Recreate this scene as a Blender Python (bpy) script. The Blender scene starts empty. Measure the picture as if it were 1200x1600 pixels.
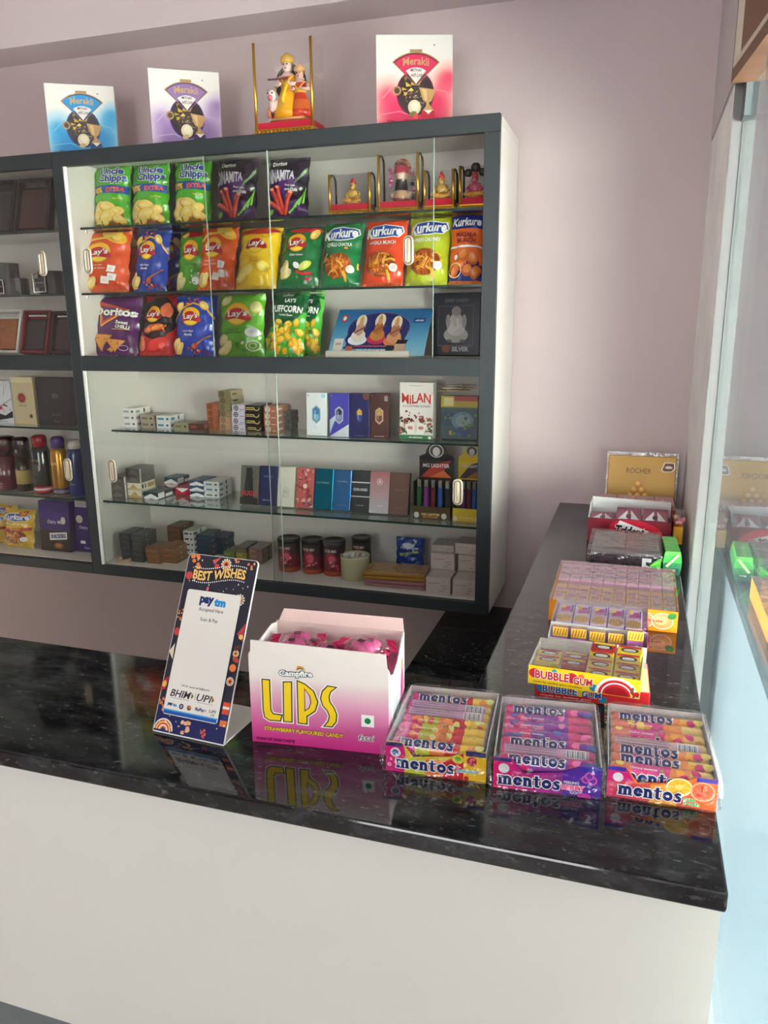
import bpy, bmesh, math, random
import numpy as np
from mathutils import Vector, Matrix
from mathutils.geometry import tessellate_polygon

random.seed(7)
SC = bpy.context.scene
COL = SC.collection
PI = math.pi

# ------------------------------------------------------------------ camera
CAM = np.array([0.5195, -2.4137, 1.55]); YAW, PITCH, ROLL, FPX = 0.31374, 0.23981, -0.0080, 1215.0
def _rot():
    cy, sy, cp, sp = math.cos(YAW), math.sin(YAW), math.cos(PITCH), math.sin(PITCH)
    f = np.array([-sy*cp, cy*cp, -sp]); r = np.array([cy, sy, 0.0]); u = np.cross(r, f)
    c, s = math.cos(ROLL), math.sin(ROLL)
    return np.array([c*r+s*u, -s*r+c*u, f])
RM = _rot()
cam_d = bpy.data.cameras.new('camera'); cam = bpy.data.objects.new('camera', cam_d); COL.objects.link(cam)
cam_d.sensor_fit = 'HORIZONTAL'; cam_d.sensor_width = 36.0; cam_d.lens = FPX/1200*36.0
cam_d.clip_start = 0.05; cam_d.clip_end = 200
_m = Matrix.Identity(4)
for i in range(3):
    _m[i][0], _m[i][1], _m[i][2], _m[i][3] = RM[0][i], RM[1][i], -RM[2][i], CAM[i]
cam.matrix_world = _m
SC.camera = cam
def at(px, py, x=None, y=None, z=None):
    """the world point seen at a pixel of the photograph, on the plane x=, y= or z="""
    d = RM.T @ np.array([(px-600)/FPX, -(py-800)/FPX, 1.0])
    k, v = (0, x) if x is not None else (1, y) if y is not None else (2, z)
    p = CAM + d*((v-CAM[k])/d[k]); return Vector(p)

# ------------------------------------------------------------------ light
SC.view_settings.view_transform = 'Standard'; SC.view_settings.look = 'None'
SC.view_settings.gamma = 1.0; SC.view_settings.use_curve_mapping = False
SC.view_settings.exposure = 0.2
SC.cycles.sample_clamp_indirect = 60.0
W = bpy.data.worlds.new('sky'); SC.world = W; W.use_nodes = True
wn = W.node_tree.nodes; wl = W.node_tree.links
bg = wn['Background']; bg.inputs['Color'].default_value = (0.80, 0.90, 1.0, 1); bg.inputs['Strength'].default_value = 1.1
# high sun from behind the shop: it lights the white wall across the yard, which throws light in through the glass side
sun_d = bpy.data.lights.new('sun', 'SUN'); sun_d.energy = 150.0; sun_d.angle = 0.01; sun_d.color = (1, .95, .87)
sun = bpy.data.objects.new('sun', sun_d); COL.objects.link(sun)
sun.rotation_euler = Vector((.58, -.28, -.76)).to_track_quat('-Z', 'Y').to_euler()
def area(name, loc, rot, sx, sy, e, c):
    d = bpy.data.lights.new(name, 'AREA'); d.shape = 'RECTANGLE'; d.size = sx; d.size_y = sy; d.energy = e; d.color = c
    o = bpy.data.objects.new(name, d); COL.objects.link(o); o.location = loc; o.rotation_euler = rot; return o
# daylight coming in through the open shop front behind the camera
area('shopfront_daylight', (-.12, -4.95, 1.7), (math.radians(90), 0, 0), 1.2, 1.3, 38, (1, .985, .965))

# ------------------------------------------------------------------ materials
def lin(c):
    if isinstance(c, (int, float)): c = (c, c, c)
    return tuple(((v/255)/12.92 if v/255 <= .04045 else ((v/255+.055)/1.055)**2.4) for v in c[:3])
MATS = {}
def mat(name, c=None, rough=.5, metal=0., spec=.5, coat=0., noise=None, bump=None, attr=False, alpha=None, rnoise=None):
    if name in MATS: return MATS[name]
    m = bpy.data.materials.new(name); m.use_nodes = True; MATS[name] = m
    n, l = m.node_tree.nodes, m.node_tree.links; b = n['Principled BSDF']
    b.inputs['Roughness'].default_value = rough; b.inputs['Metallic'].default_value = metal
    b.inputs['Specular IOR Level'].default_value = spec; b.inputs['Coat Weight'].default_value = coat
    b.inputs['Coat Roughness'].default_value = .08
    if attr:
        a = n.new('ShaderNodeAttribute'); a.attribute_name = 'Col'; src = a.outputs['Color']
        if noise:
            tc = n.new('ShaderNodeTexCoord'); nz = n.new('ShaderNodeTexNoise'); nz.inputs['Scale'].default_value = noise[0]
            l.new(tc.outputs['Object'], nz.inputs['Vector'])
            mr = n.new('ShaderNodeMapRange'); mr.inputs['To Min'].default_value = 1-noise[1]; mr.inputs['To Max'].default_value = 1+noise[1]*.4
            l.new(nz.outputs['Fac'], mr.inputs['Value'])
            mx = n.new('ShaderNodeMix'); mx.data_type = 'RGBA'; mx.blend_type = 'MULTIPLY'; mx.inputs[0].default_value = 1
            l.new(src, mx.inputs[6]); l.new(mr.outputs[0], mx.inputs[7]); src = mx.outputs[2]
        l.new(src, b.inputs['Base Color'])
    else:
        c1 = lin(c)+(1,)
        b.inputs['Base Color'].default_value = c1
        if noise:
            tc = n.new('ShaderNodeTexCoord'); nz = n.new('ShaderNodeTexNoise'); nz.inputs['Scale'].default_value = noise[0]
            nz.inputs['Detail'].default_value = 6
            l.new(tc.outputs['Object'], nz.inputs['Vector'])
            rp = n.new('ShaderNodeValToRGB'); rp.color_ramp.elements[0].position = .3; rp.color_ramp.elements[1].position = .7
            rp.color_ramp.elements[0].color = lin(noise[1])+(1,); rp.color_ramp.elements[1].color = c1
            l.new(nz.outputs['Fac'], rp.inputs['Fac']); l.new(rp.outputs['Color'], b.inputs['Base Color'])
    if bump:
        tc = n.new('ShaderNodeTexCoord'); nz = n.new('ShaderNodeTexNoise'); nz.inputs['Scale'].default_value = bump[0]
        nz.inputs['Detail'].default_value = 4
        l.new(tc.outputs['Object'], nz.inputs['Vector'])
        bp = n.new('ShaderNodeBump'); bp.inputs['Strength'].default_value = bump[1]; bp.inputs['Distance'].default_value = bump[2] if len(bump) > 2 else .01
        l.new(nz.outputs['Fac'], bp.inputs['Height']); l.new(bp.outputs['Normal'], b.inputs['Normal'])
    return m
def clear_mat(name, tint=(1, 1, 1), rough=.0, ior=1.5, gain=1., base=0., gloss=(1, 1, 1), bump=None):
    """a thin clear sheet: transparent with a Fresnel reflection"""
    if name in MATS: return MATS[name]
    m = bpy.data.materials.new(name); m.use_nodes = True; MATS[name] = m
    n, l = m.node_tree.nodes, m.node_tree.links
    for x in list(n):
        if x.type != 'OUTPUT_MATERIAL': n.remove(x)
    out = [x for x in n if x.type == 'OUTPUT_MATERIAL'][0]
    t = n.new('ShaderNodeBsdfTransparent'); t.inputs['Color'].default_value = tuple(tint)+(1,)
    g = n.new('ShaderNodeBsdfGlossy'); g.inputs['Roughness'].default_value = rough; g.inputs['Color'].default_value = tuple(gloss)+(1,)
    f = n.new('ShaderNodeFresnel')              # a thin sheet reflects alike at both faces
    ge = n.new('ShaderNodeNewGeometry'); mi = n.new('ShaderNodeMapRange')
    mi.inputs['To Min'].default_value = ior; mi.inputs['To Max'].default_value = 1/ior
    l.new(ge.outputs['Backfacing'], mi.inputs['Value']); l.new(mi.outputs[0], f.inputs['IOR'])
    ma = n.new('ShaderNodeMath'); ma.operation = 'MULTIPLY_ADD'; ma.use_clamp = True
    ma.inputs[1].default_value = gain; ma.inputs[2].default_value = base
    mx = n.new('ShaderNodeMixShader')
    l.new(f.outputs[0], ma.inputs[0]); l.new(ma.outputs[0], mx.inputs[0]); l.new(t.outputs[0], mx.inputs[1]); l.new(g.outputs[0], mx.inputs[2])
    if bump:
        tc = n.new('ShaderNodeTexCoord'); nz = n.new('ShaderNodeTexNoise'); nz.inputs['Scale'].default_value = bump[0]
        l.new(tc.outputs['Object'], nz.inputs['Vector'])
        bp = n.new('ShaderNodeBump'); bp.inputs['Strength'].default_value = bump[1]; bp.inputs['Distance'].default_value = .01
        l.new(nz.outputs['Fac'], bp.inputs['Height']); l.new(bp.outputs['Normal'], g.inputs['Normal']); l.new(bp.outputs['Normal'], f.inputs['Normal'])
    l.new(mx.outputs[0], out.inputs[0]); return m
PRINT = mat('printed_card', attr=True, rough=.38, spec=.4)
FOIL = mat('printed_film', attr=True, rough=.2, spec=.6, coat=.25, bump=(38, .25, .012))
FOILART = mat('printed_film_ink', attr=True, rough=.3, spec=.5)
PAPER = mat('plain_card', attr=True, rough=.7, spec=.25)
PLAST = mat('moulded_plastic', attr=True, rough=.28, spec=.5)
GOLD = mat('gold_metal', (214, 168, 70), .25, 1.0)
CHROME = mat('polished_steel', (215, 215, 212), .18, 1.0)
WRAP = clear_mat('clear_wrap', (.97, .97, .975), .09, 1.42, 1.0, .06, bump=(55, .6))
ACRYL = clear_mat('clear_acrylic', (.98, .98, .98), .01, 1.3, .8, .0)
GLASS = clear_mat('cabinet_glass', (.965, .975, .968), .0, 1.45, .8, .0)
SHELFG = clear_mat('shelf_glass', (.80, .86, .82), .02, 1.5, 1.2, .03)
SHELFE = mat('shelf_glass_edge', (28, 58, 50), .15)

# ------------------------------------------------------------------ object helpers
def tag(o, label=None, cat=None, group=None, kind=None):
    if label: o['label'] = label
    if cat: o['category'] = cat
    if group: o['group'] = group
    if kind: o['kind'] = kind
    return o
def thing(name, label, cat, loc=(0, 0, 0), rot=(0, 0, 0), group=None):
    o = bpy.data.objects.new(name, None); COL.objects.link(o); o.empty_display_size = .02
    o.location = loc; o.rotation_euler = rot if isinstance(rot, (tuple, list)) else (0, 0, rot)
    return tag(o, label, cat, group)
def copy_tree(o, parent=None, **kw):
    c = o.copy(); COL.objects.link(c); c.parent = parent
    for ch in list(o.children): copy_tree(ch, c)
    for k, v in kw.items():
        if k in ('location', 'rotation_euler', 'scale'): setattr(c, k, v)
        elif v: c[k] = v
    return c
class MB:
    """collects polygons with a colour each and links them as ONE mesh object"""
    def __init__(s): s.v = []; s.f = []; s.c = []; s.m = []
    def face(s, pts, c=(200, 200, 200), m=0):
        i = len(s.v); s.v += [tuple(p) for p in pts]; s.f.append(tuple(range(i, i+len(pts)))); s.c.append(c); s.m.append(m); return s
    def box(s, a, b, c=(200, 200, 200), cols=None, m=0, skip='', M=None):
        (x0, y0, z0), (x1, y1, z1) = a, b
        P = [(x0, y0, z0), (x1, y0, z0), (x1, y1, z0), (x0, y1, z0), (x0, y0, z1), (x1, y0, z1), (x1, y1, z1), (x0, y1, z1)]
        if M is not None: P = [tuple(M @ Vector(p)) for p in P]
        i = len(s.v); s.v += P
        for k, q in dict(b=(0, 3, 2, 1), t=(4, 5, 6, 7), f=(0, 1, 5, 4), r=(1, 2, 6, 5), k=(2, 3, 7, 6), l=(3, 0, 4, 7)).items():
            if k in skip: continue
            s.f.append(tuple(i+j for j in q)); s.c.append((cols or {}).get(k, c)); s.m.append(m)
        return s
    def loft(s, rings, c=(200, 200, 200), closed=True, cap0=True, cap1=True, m=0):
        """rings: lists of points of equal length; c may be a list, one per band"""
        n = len(rings[0]); i = len(s.v)
        for r in rings: s.v += [tuple(p) for p in r]
        for k in range(len(rings)-1):
            cc = c[k] if isinstance(c, list) else c
            for j in range(n if closed else n-1):
                a = i+k*n+j; b = i+k*n+(j+1) % n
                s.f.append((a, b, b+n, a+n)); s.c.append(cc); s.m.append(m)
        c0 = c[0] if isinstance(c, list) else c; c1 = c[-1] if isinstance(c, list) else c
        if cap0: s.f.append(tuple(i+j for j in range(n))[::-1]); s.c.append(c0); s.m.append(m)
        if cap1: s.f.append(tuple(i+(len(rings)-1)*n+j for j in range(n))); s.c.append(c1); s.m.append(m)
        return s
    def lathe(s, prof, n=16, c=(200, 200, 200), o=(0, 0, 0), cap0=True, cap1=True, m=0, sx=1, sy=1):
        R = [[(o[0]+r*sx*math.cos(2*PI*j/n), o[1]+r*sy*math.sin(2*PI*j/n), o[2]+z) for j in range(n)] for r, z in prof]
        return s.loft(R, c, True, cap0, cap1, m)
    def tube(s, pts, r, n=8, c=(200, 200, 200), m=0, flat=None):
        P = [Vector(p) for p in pts]; R = []
        for k, p in enumerate(P):
            t = (P[min(k+1, len(P)-1)]-P[max(k-1, 0)]).normalized()
            u = t.cross(Vector((0, 1, 0)) if abs(t.y) < .9 else Vector((1, 0, 0))).normalized(); w = t.cross(u).normalized()
            rr = r[k] if isinstance(r, (list, tuple)) else r
            R.append([p+u*rr*math.cos(2*PI*j/n)+w*rr*(flat or 1)*math.sin(2*PI*j/n) for j in range(n)])
        return s.loft(R, c, m=m)
    def ball(s, o, r, c, n=10, k=6, sc=(1, 1, 1), m=0):
        R = []
        for a in range(1, k):
            t = PI*a/k; R.append([(o[0]+r*sc[0]*math.sin(t)*math.cos(2*PI*j/n), o[1]+r*sc[1]*math.sin(t)*math.sin(2*PI*j/n), o[2]-r*sc[2]*math.cos(t)) for j in range(n)])
        return s.loft(R, c, m=m)
    def mesh(s, name, mats, smooth=False):
        me = bpy.data.meshes.new(name); me.from_pydata(s.v, [], s.f)
        mats = mats if isinstance(mats, (list, tuple)) else [mats]
        for m in mats: me.materials.append(m)
        if len(mats) > 1: me.polygons.foreach_set('material_index', s.m)
        a = me.color_attributes.new('Col', 'FLOAT_COLOR', 'CORNER'); buf = np.ones((len(me.loops), 4), 'f')
        k = 0
        for f, c in zip(s.f, s.c):
            n = len(f)
            if isinstance(c, np.ndarray): buf[k:k+n, :3] = c
            else: buf[k:k+n, :3] = lin(c)
            k += n
        a.data.foreach_set('color', buf.ravel())
        if smooth: me.polygons.foreach_set('use_smooth', [True]*len(me.polygons))
        me.validate(); me.update(); return me
    def build(s, name, mats, parent=None, smooth=False, loc=None, bevel=0, seg=1):
        o = bpy.data.objects.new(name, s.mesh(name, mats, smooth)); COL.objects.link(o)
        if parent: o.parent = parent
        if loc: o.location = loc
        if bevel:
            b = o.modifiers.new('bevel', 'BEVEL'); b.width = bevel; b.segments = seg; b.limit_method = 'ANGLE'
        return o
def struct(name, mb, m, parent=None, bevel=0):
    o = mb.build(name, m, parent, bevel=bevel); o['kind'] = 'structure'; return o

# ------------------------------------------------------------------ flat print: lettering and artwork as thin layers on a surface
_TX = {}
def text_geo(s, bold=0.0):
    k = (s, bold)
    if k in _TX: return _TX[k]
    cu = bpy.data.curves.new('t', 'FONT'); cu.body = s; cu.resolution_u = 2; cu.offset = bold; cu.fill_mode = 'FRONT'
    o = bpy.data.objects.new('t', cu); me = o.to_mesh(); me.calc_loop_triangles()
    P = np.array([v.co[:2] for v in me.vertices]) if len(me.vertices) else np.zeros((0, 2)); T = [tuple(t.vertices) for t in me.loop_triangles]
    o.to_mesh_clear(); bpy.data.objects.remove(o); bpy.data.curves.remove(cu)
    if len(P):
        lo, hi = P.min(0), P.max(0); P = (P-(lo+hi)/2)/(hi-lo); asp = (hi-lo)[0]/(hi-lo)[1]
    else: asp = 1
    _TX[k] = (P, T, asp); return _TX[k]
class Art:
    """paints shapes in (u, v) metres on a surface S(u, v, h) -> point"""
    def __init__(s, S, L=None): s.S = S; s.L = L; s.mb = MB(); s.k = 0; s.h0 = .0004; s.dh = .00007
    def tris(s, P, T, col):
        h = s.h0+s.k*s.dh; s.k += 1
        tri = [[tuple(P[i]) for i in t] for t in T]
        if s.L:
            out = []
            st = tri
            while st:
                t = st.pop(); e = [math.dist(t[i], t[(i+1) % 3]) for i in range(3)]; m = max(e)
                if m <= s.L: out.append(t); continue
                i = e.index(m); a, b, c = t[i], t[(i+1) % 3], t[(i+2) % 3]; q = ((a[0]+b[0])/2, (a[1]+b[1])/2)
                st += [(a, q, c), (q, b, c)]
            tri = out
        for t in tri:
            ar = (t[1][0]-t[0][0])*(t[2][1]-t[0][1])-(t[2][0]-t[0][0])*(t[1][1]-t[0][1])
            if abs(ar) < 1e-12: continue
            if ar < 0: t = (t[0], t[2], t[1])
            c = np.array([lin(col(*p)) for p in t], 'f') if callable(col) else col
            s.mb.face([s.S(p[0], p[1], h) for p in t], c)
        return s
    def poly(s, pts, col):
        T = tessellate_polygon([[Vector((p[0], p[1], 0)) for p in pts]]); return s.tris(pts, T, col)
    def rect(s, x0, y0, x1, y1, col): return s.tris([(x0, y0), (x1, y0), (x1, y1), (x0, y1)], [(0, 1, 2), (0, 2, 3)], col)
    def ell(s, cx, cy, rx, ry, col, rot=0, n=20, a0=0, a1=2*PI):
        c, d = math.cos(rot), math.sin(rot)
        P = [(cx, cy)]+[(cx+rx*math.cos(a)*c-ry*math.sin(a)*d, cy+rx*math.cos(a)*d+ry*math.sin(a)*c) for a in [a0+(a1-a0)*i/n for i in range(n+1)]]
        return s.tris(P, [(0, i, i+1) for i in range(1, n+1)], col)
    def ring(s, cx, cy, rx, ry, t, col, n=24, a0=0, a1=2*PI):
        P = []
        for i in range(n+1):
            a = a0+(a1-a0)*i/n; P += [(cx+rx*math.cos(a), cy+ry*math.sin(a)), (cx+(rx-t)*math.cos(a), cy+(ry-t)*math.sin(a))]
        return s.tris(P, [q for i in range(n) for q in ((2*i, 2*i+2, 2*i+1), (2*i+1, 2*i+2, 2*i+3))], col)
    def stroke(s, pts, w, col):
        P = []
        for i, p in enumerate(pts):
            a, b = pts[max(i-1, 0)], pts[min(i+1, len(pts)-1)]; dx, dy = b[0]-a[0], b[1]-a[1]; d = math.hypot(dx, dy) or 1
            ww = w[i] if isinstance(w, (list, tuple)) else w
            P += [(p[0]-dy/d*ww/2, p[1]+dx/d*ww/2), (p[0]+dy/d*ww/2, p[1]-dx/d*ww/2)]
        return s.tris(P, [q for i in range(len(pts)-1) for q in ((2*i, 2*i+1, 2*i+2), (2*i+1, 2*i+3, 2*i+2))], col)
    def text(s, t, cx, cy, h, col, w=None, bold=.02, slant=0, rot=0, warp=None, edge=None):
        P, T, asp = text_geo(t, bold)
        if not len(P): return s
        w = w or h*asp
        def tr(P, dw=0):
            X = P[:, 0]*(w+dw)+P[:, 1]*h*slant; Y = P[:, 1]*(h+dw)
            c, d = math.cos(rot), math.sin(rot); Q = [(cx+x*c-y*d, cy+x*d+y*c) for x, y in zip(X, Y)]
            return [warp(*q) for q in Q] if warp else Q
        if edge:
            P2, T2, _ = text_geo(t, bold+edge[1]); s.tris(tr(P2, h*edge[1]*2), T2, edge[0])
        return s.tris(tr(P), T, col)
    def dots(s, n, x0, y0, x1, y1, r0, r1, cols, seed=1, nn=7, asp=1.0):
        R = random.Random(seed)
        for i in range(n):
            r = R.uniform(r0, r1); s.ell(R.uniform(x0, x1), R.uniform(y0, y1), r, r*asp*R.uniform(.6, 1), R.choice(cols), R.uniform(0, 3), nn)
            s.k -= .7
        s.k += 1; return s
    def build(s, name, m, parent): return s.mb.build(name, m, parent) if s.mb.f else None
def flat(x=0, y=0, z=0):            # front face, facing -Y
    return lambda u, v, h: (x+u, y-h, z+v)
def side(x=0, y=0, z=0):            # right side, facing +X; u runs back
    return lambda u, v, h: (x+h, y+u, z+v)
def top(x=0, y=0, z=0):             # top face; v runs back
    return lambda u, v, h: (x+u, y+v, z+h)
def carton(parent, w, d, h, c, name='carton', m=None, cols=None, bevel=.0012):
    return MB().box((-w/2, 0, 0), (w/2, d, h), c, cols).build(name, m or PRINT, parent, bevel=bevel)

# ================================================================== the room
ZT = 1.0                                   # worktop height
WALL = mat('painted_plaster', (210, 193, 194), .55, bump=(9, .12, .02), noise=(1.6, (203, 186, 187)))
BEAMM = mat('painted_beam', (214, 200, 203), .6, bump=(9, .1, .02), noise=(1.3, (206, 191, 195)))
JAMBM = mat('painted_jamb', (250, 246, 246), .6, bump=(14, .15, .02), noise=(4, (222, 217, 220)))
FLOORM = mat('floor_tile', (206, 202, 194), .35, noise=(30, (196, 192, 184)))
CEILM = mat('ceiling_paint', (226, 220, 218), .8)
PAVE = mat('yard_paving', (74, 90, 102), .8, noise=(6, (64, 80, 92)))
XR, XW = 0.638, 0.6665
struct('floor', MB().box((-3.4, -5.2, -.1), (.76, .2, 0)), FLOORM)
struct('wall_back', MB().box((-3.4, 0, 0), (.9, .2, 3.0)), WALL)
struct('wall_left', MB().box((-3.6, -5.2, 0), (-3.4, -.92, 3.0)).box((-3.6, -.64, 0), (-3.4, .2, 3.0)).box((-3.6, -.92, 1.5), (-3.4, -.64, 3.0)).box((-3.6, -.92, 0), (-3.4, -.64, .8)), WALL)  # small opening added so sun bounces onto the wall under the cabinet
struct('ceiling', MB().box((-3.6, -5.2, 3.0), (.9, .2, 3.1)), CEILM)
struct('trim_1', MB().box((-3.4, -.15, 2.408), (.66, 0, 3.0)), BEAMM)
struct('wall_right', MB().box((XW, -.54, 0), (.689, 0, 2.012)), JAMBM)
struct('wall_light_stop', MB().box((.69, -5.2, 0), (.80, -1.72, 2.014)), JAMBM)  # unseen solid stretch added to keep side light off the counter front
struct('trim_3', MB().box((XW+.001, -.546, 0), (.689, -.541, 2.012)), mat('jamb_glare_cover', (132, 130, 131), .5))  # grey strip added over the jamb end to mute its glare
struct('trim_2', MB().box((XW-.004, -.58, 2.014), (.80, 0, 3.0)).box((.79, -5.2, 2.014), (.88, -.58, 3.0)), mat('painted_lintel', (200, 192, 194), .6, bump=(14, .15, .02)))
struct('wall_front', MB().box((-3.4, -5.2, 2.45), (.76, -5.0, 3.0)).box((-3.4, -5.2, 1.0), (-.78, -5.0, 2.45)).box((.54, -5.2, 1.0), (.76, -5.0, 2.45)).box((-3.4, -5.2, 0), (.76, -5.0, 1.0)), WALL)
# glass side wall of the shop
SHOPG = clear_mat('shop_glass', (.88, .95, .97), .015, 1.5, 1.1, .02)
wn1 = struct('window_1', MB().box((.690, -1.72, .02), (.700, -.545, 1.985)), SHOPG)
MB().box((.688, -.548, .02), (.702, -.541, 1.985)).build('glass_edge', mat('glass_edge_green', (112, 120, 119), .3), wn1)
MB().box((.684, -.60, 1.94), (.706, -.548, 2.012)).build('glass_clamp', mat('clamp_grey', (120, 132, 134), .35, .6), wn1)
MB().tube([(.70, -.78, 2.0), (.70, -.785, 1.955), (.70, -.80, 1.945), (.70, -.815, 1.955), (.70, -.82, 2.0)], .004, 8).build('hook', CHROME, wn1, True)
# boxed wooden fascia above the glass
WOODB = mat('brown_laminate', (126, 74, 34), .4, noise=(5, (110, 62, 26)))
PLY = mat('plywood_edge', (140, 104, 80), .6, noise=(14, (122, 90, 68)))
EDGEW = mat('cream_edge_band', (226, 214, 192), .5)
fa = thing('fascia_box', 'brown wooden fascia box with cream edge banding above the glass wall', 'fascia', (.655, -.60, 2.0), .1)
MB().box((.008, -.9, .03), (.045, -.02, .60)).build('panel', WOODB, fa)
MB().box((0, -.9, .0), (.045, 0, .022)).build('bottom_board', PLY, fa)
MB().box((0, -.018, .022), (.045, 0, .60)).build('end_board', PLY, fa)
MB().box((-.002, -.9, .022), (.010, -.018, .032)).box((-.002, -.026, .032), (.010, -.018, .60)).build('edge_band', EDGEW, fa)
# outside the glass: paved yard and a pale wall
struct('ground_outside', MB().box((-12, -5.2, -.12), (-3.62, 6, -.02)).box((.80, -8, -.12), (9, 6, -.02)).box((-8, -14, -.14), (9, -5.2, -.04)), PAVE)
struct('wall_shade_block', MB().box((-3.6, .2, 0), (.80, 19, 3.1)), WALL)  # unseen block added to shade the ground beside the shop
struct('wall_dim_backing', MB().box((.80, -.02, -.02), (2.6, .22, 3.1)).box((.703, -.54, -.02), (.80, -.0, 2.012)), mat('dim_backing_grey', (92, 98, 102), .7, noise=(3, (84, 90, 94))))  # dark masses added behind the glass to dim what shows through
struct('wall_outside', MB().box((3.4, -9, -.1), (3.6, 3, 1.9)), mat('whitewash', (238, 234, 226), .8))

# ================================================================== counter
def granite():
    m = bpy.data.materials.new('black_granite'); m.use_nodes = True; n, l = m.node_tree.nodes, m.node_tree.links; b = n['Principled BSDF']
    tc = n.new('ShaderNodeTexCoord')
    def nz(sc, det, stretch=None):
        t = n.new('ShaderNodeTexNoise'); t.inputs['Scale'].default_value = sc; t.inputs['Detail'].default_value = det; t.inputs['Roughness'].default_value = .65
        if stretch:
            mp = n.new('ShaderNodeMapping'); mp.inputs['Scale'].default_value = stretch; l.new(tc.outputs['Object'], mp.inputs[0]); l.new(mp.outputs[0], t.inputs['Vector'])
        else: l.new(tc.outputs['Object'], t.inputs['Vector'])
        return t.outputs['Fac']
    def ramp(src, a, b_, ca, cb):
        r = n.new('ShaderNodeValToRGB'); e = r.color_ramp.elements; e[0].position, e[1].position = a, b_
        e[0].color, e[1].color = lin(ca)+(1,), lin(cb)+(1,); l.new(src, r.inputs[0]); return r.outputs[0]
    base = ramp(nz(34, 8, (.55, 1.3, 1)), .44, .68, (12, 13, 18), (58, 60, 62))
    fleck = ramp(nz(120, 4, (.5, 1.2, 1)), .58, .74, (0, 0, 0), (96, 97, 94))
    mx = n.new('ShaderNodeMix'); mx.data_type = 'RGBA'; mx.blend_type = 'ADD'; mx.inputs[0].default_value = .8
    l.new(base, mx.inputs[6]); l.new(fleck, mx.inputs[7]); l.new(mx.outputs[2], b.inputs['Base Color'])
    b.inputs['Roughness'].default_value = .06; b.inputs['Specular IOR Level'].default_value = .6
    return m
GRAN = granite()
LAMW = mat('white_laminate', (226, 227, 220), .32, noise=(1.2, (220, 222, 216)))
PLINTH = mat('grey_plinth', (110, 116, 120), .5)
ct = thing('shop_counter', 'L-shaped shop counter with polished black granite top and white front', 'counter', (0, -1.5, 0))
def wpart(name, a, b, m, bevel=0, seg=1):
    return MB().box((a[0], a[1]+1.5, a[2]), (b[0], b[1]+1.5, b[2])).build(name, m, ct, bevel=bevel, seg=seg)
mb = MB()
Lp = [(-3.2, -1.687), (XR, -1.687), (XR, -.001), (.312, -.001), (.312, -1.372), (-3.2, -1.372)]
mb.loft([[(x, y+1.5, z) for x, y in Lp] for z in (ZT-.024, ZT)])
mb.build('granite_worktop', GRAN, ct, bevel=.003, seg=2)
wpart('front_panel', (-3.2, -1.664, .543), (.636, -1.646, ZT-.024), LAMW)
wpart('plinth_panel', (-3.2, -1.650, 0), (.630, -1.636, .543), PLINTH)
wpart('side_panel', (.616, -1.646, 0), (.634, -.002, ZT-.024), mat('dimmed_side_laminate', (124, 136, 146), .35))  # white side painted darker to hold down its brightness in the glass
wpart('inner_panel', (.330, -1.39, 0), (.346, -.002, ZT-.024), LAMW)
wpart('rear_panel', (-3.2, -1.40, 0), (.330, -1.39, ZT-.024), LAMW)
wpart('lower_ledge', (-.028, -1.388, .6155), (.328, -.002, .6355), GRAN, bevel=.002)

# ================================================================== wall display cabinet
FRM = mat('charcoal_laminate', (52, 58, 61), .42, spec=.35, noise=(3, (47, 53, 56)))
MEL = mat('white_melamine', (226, 221, 214), .45)
YC = -.3206; ZCT, ZCB = 2.0516, .7256; ZM0, ZM1 = 1.406, 1.4525; ZI = .762; XL, XRC = -1.165, .113
MELR = mat('white_side_laminate', (232, 228, 222), .4)
def frame_unit(name, label, xl, xr, wl_, wr, side_mel):
    """a wall-hung unit: xl..xr outer, wl_/wr frame widths at the left and right"""
    t = thing(name, label, 'cabinet', (xl, 0, ZCB))
    def p(nm, a, b, m, bev=.001):
        return MB().box((a[0]-xl, a[1], a[2]-ZCB), (b[0]-xl, b[1], b[2]-ZCB)).build(nm, m, t, bevel=bev)
    yf, yb = YC, -.001
    p('top_rail', (xl, yf, ZCT-.042), (xr, yf+.02, ZCT), FRM)
    p('middle_rail', (xl+wl_, yf, ZM0), (xr-wr, yf+.02, ZM1), FRM)
    p('bottom_rail', (xl, yf, ZCB), (xr, yf+.02, ZI-.002), FRM)
    if wl_: p('stile', (xl, yf, ZI-.002), (xl+wl_, yf+.02, ZCT-.042), FRM)
    p('stile', (xr-wr, yf, ZI-.002), (xr, yf+.02, ZCT-.042), FRM)
    p('back_panel', (xl, -.02, ZCB), (xr, yb, ZCT), MEL)
    p('top_panel', (xl, yf+.02, ZCT-.02), (xr, -.02, ZCT), MELR)
    p('bottom_panel', (xl+.003, yf+.02, ZCB+.012), (xr-.003, -.02, ZI), MEL)
    p('middle_panel', (xl+.003, yf+.02, ZM0+.012), (xr-.003, -.02, ZM1-.004), MEL)
    p('side_panel', (xl, yf+.02, ZI), (xl+max(wl_, .018), -.02, ZCT-.02), MEL)
    p('side_panel', (xr-(wr if wr < .03 else .036), yf+.02, ZCB), (xr, -.02, ZCT-.02), side_mel)
    return t, p
cab, P_ = frame_unit('display_cabinet', 'wall cabinet with chips, idols and cigarettes behind sliding glass doors', -1.200, .152, .035, .039, MELR)
cab2, P2_ = frame_unit('display_cabinet', 'wall cabinet with wallets, belts and deodorants behind sliding glass doors', -2.42, -1.2005, .035, .002, MEL)
P_('edge_strip', (-1.1645, YC+.001, ZM1), (-1.157, YC+.012, ZCT-.042), mat('white_aluminium', (238, 238, 232), .35))
P_('edge_strip', (-1.1645, YC+.001, ZI), (-1.155, YC+.012, ZM0), MATS['white_aluminium'])
HND = mat('ivory_plated_metal', (226, 214, 190), .22, .35)
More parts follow.
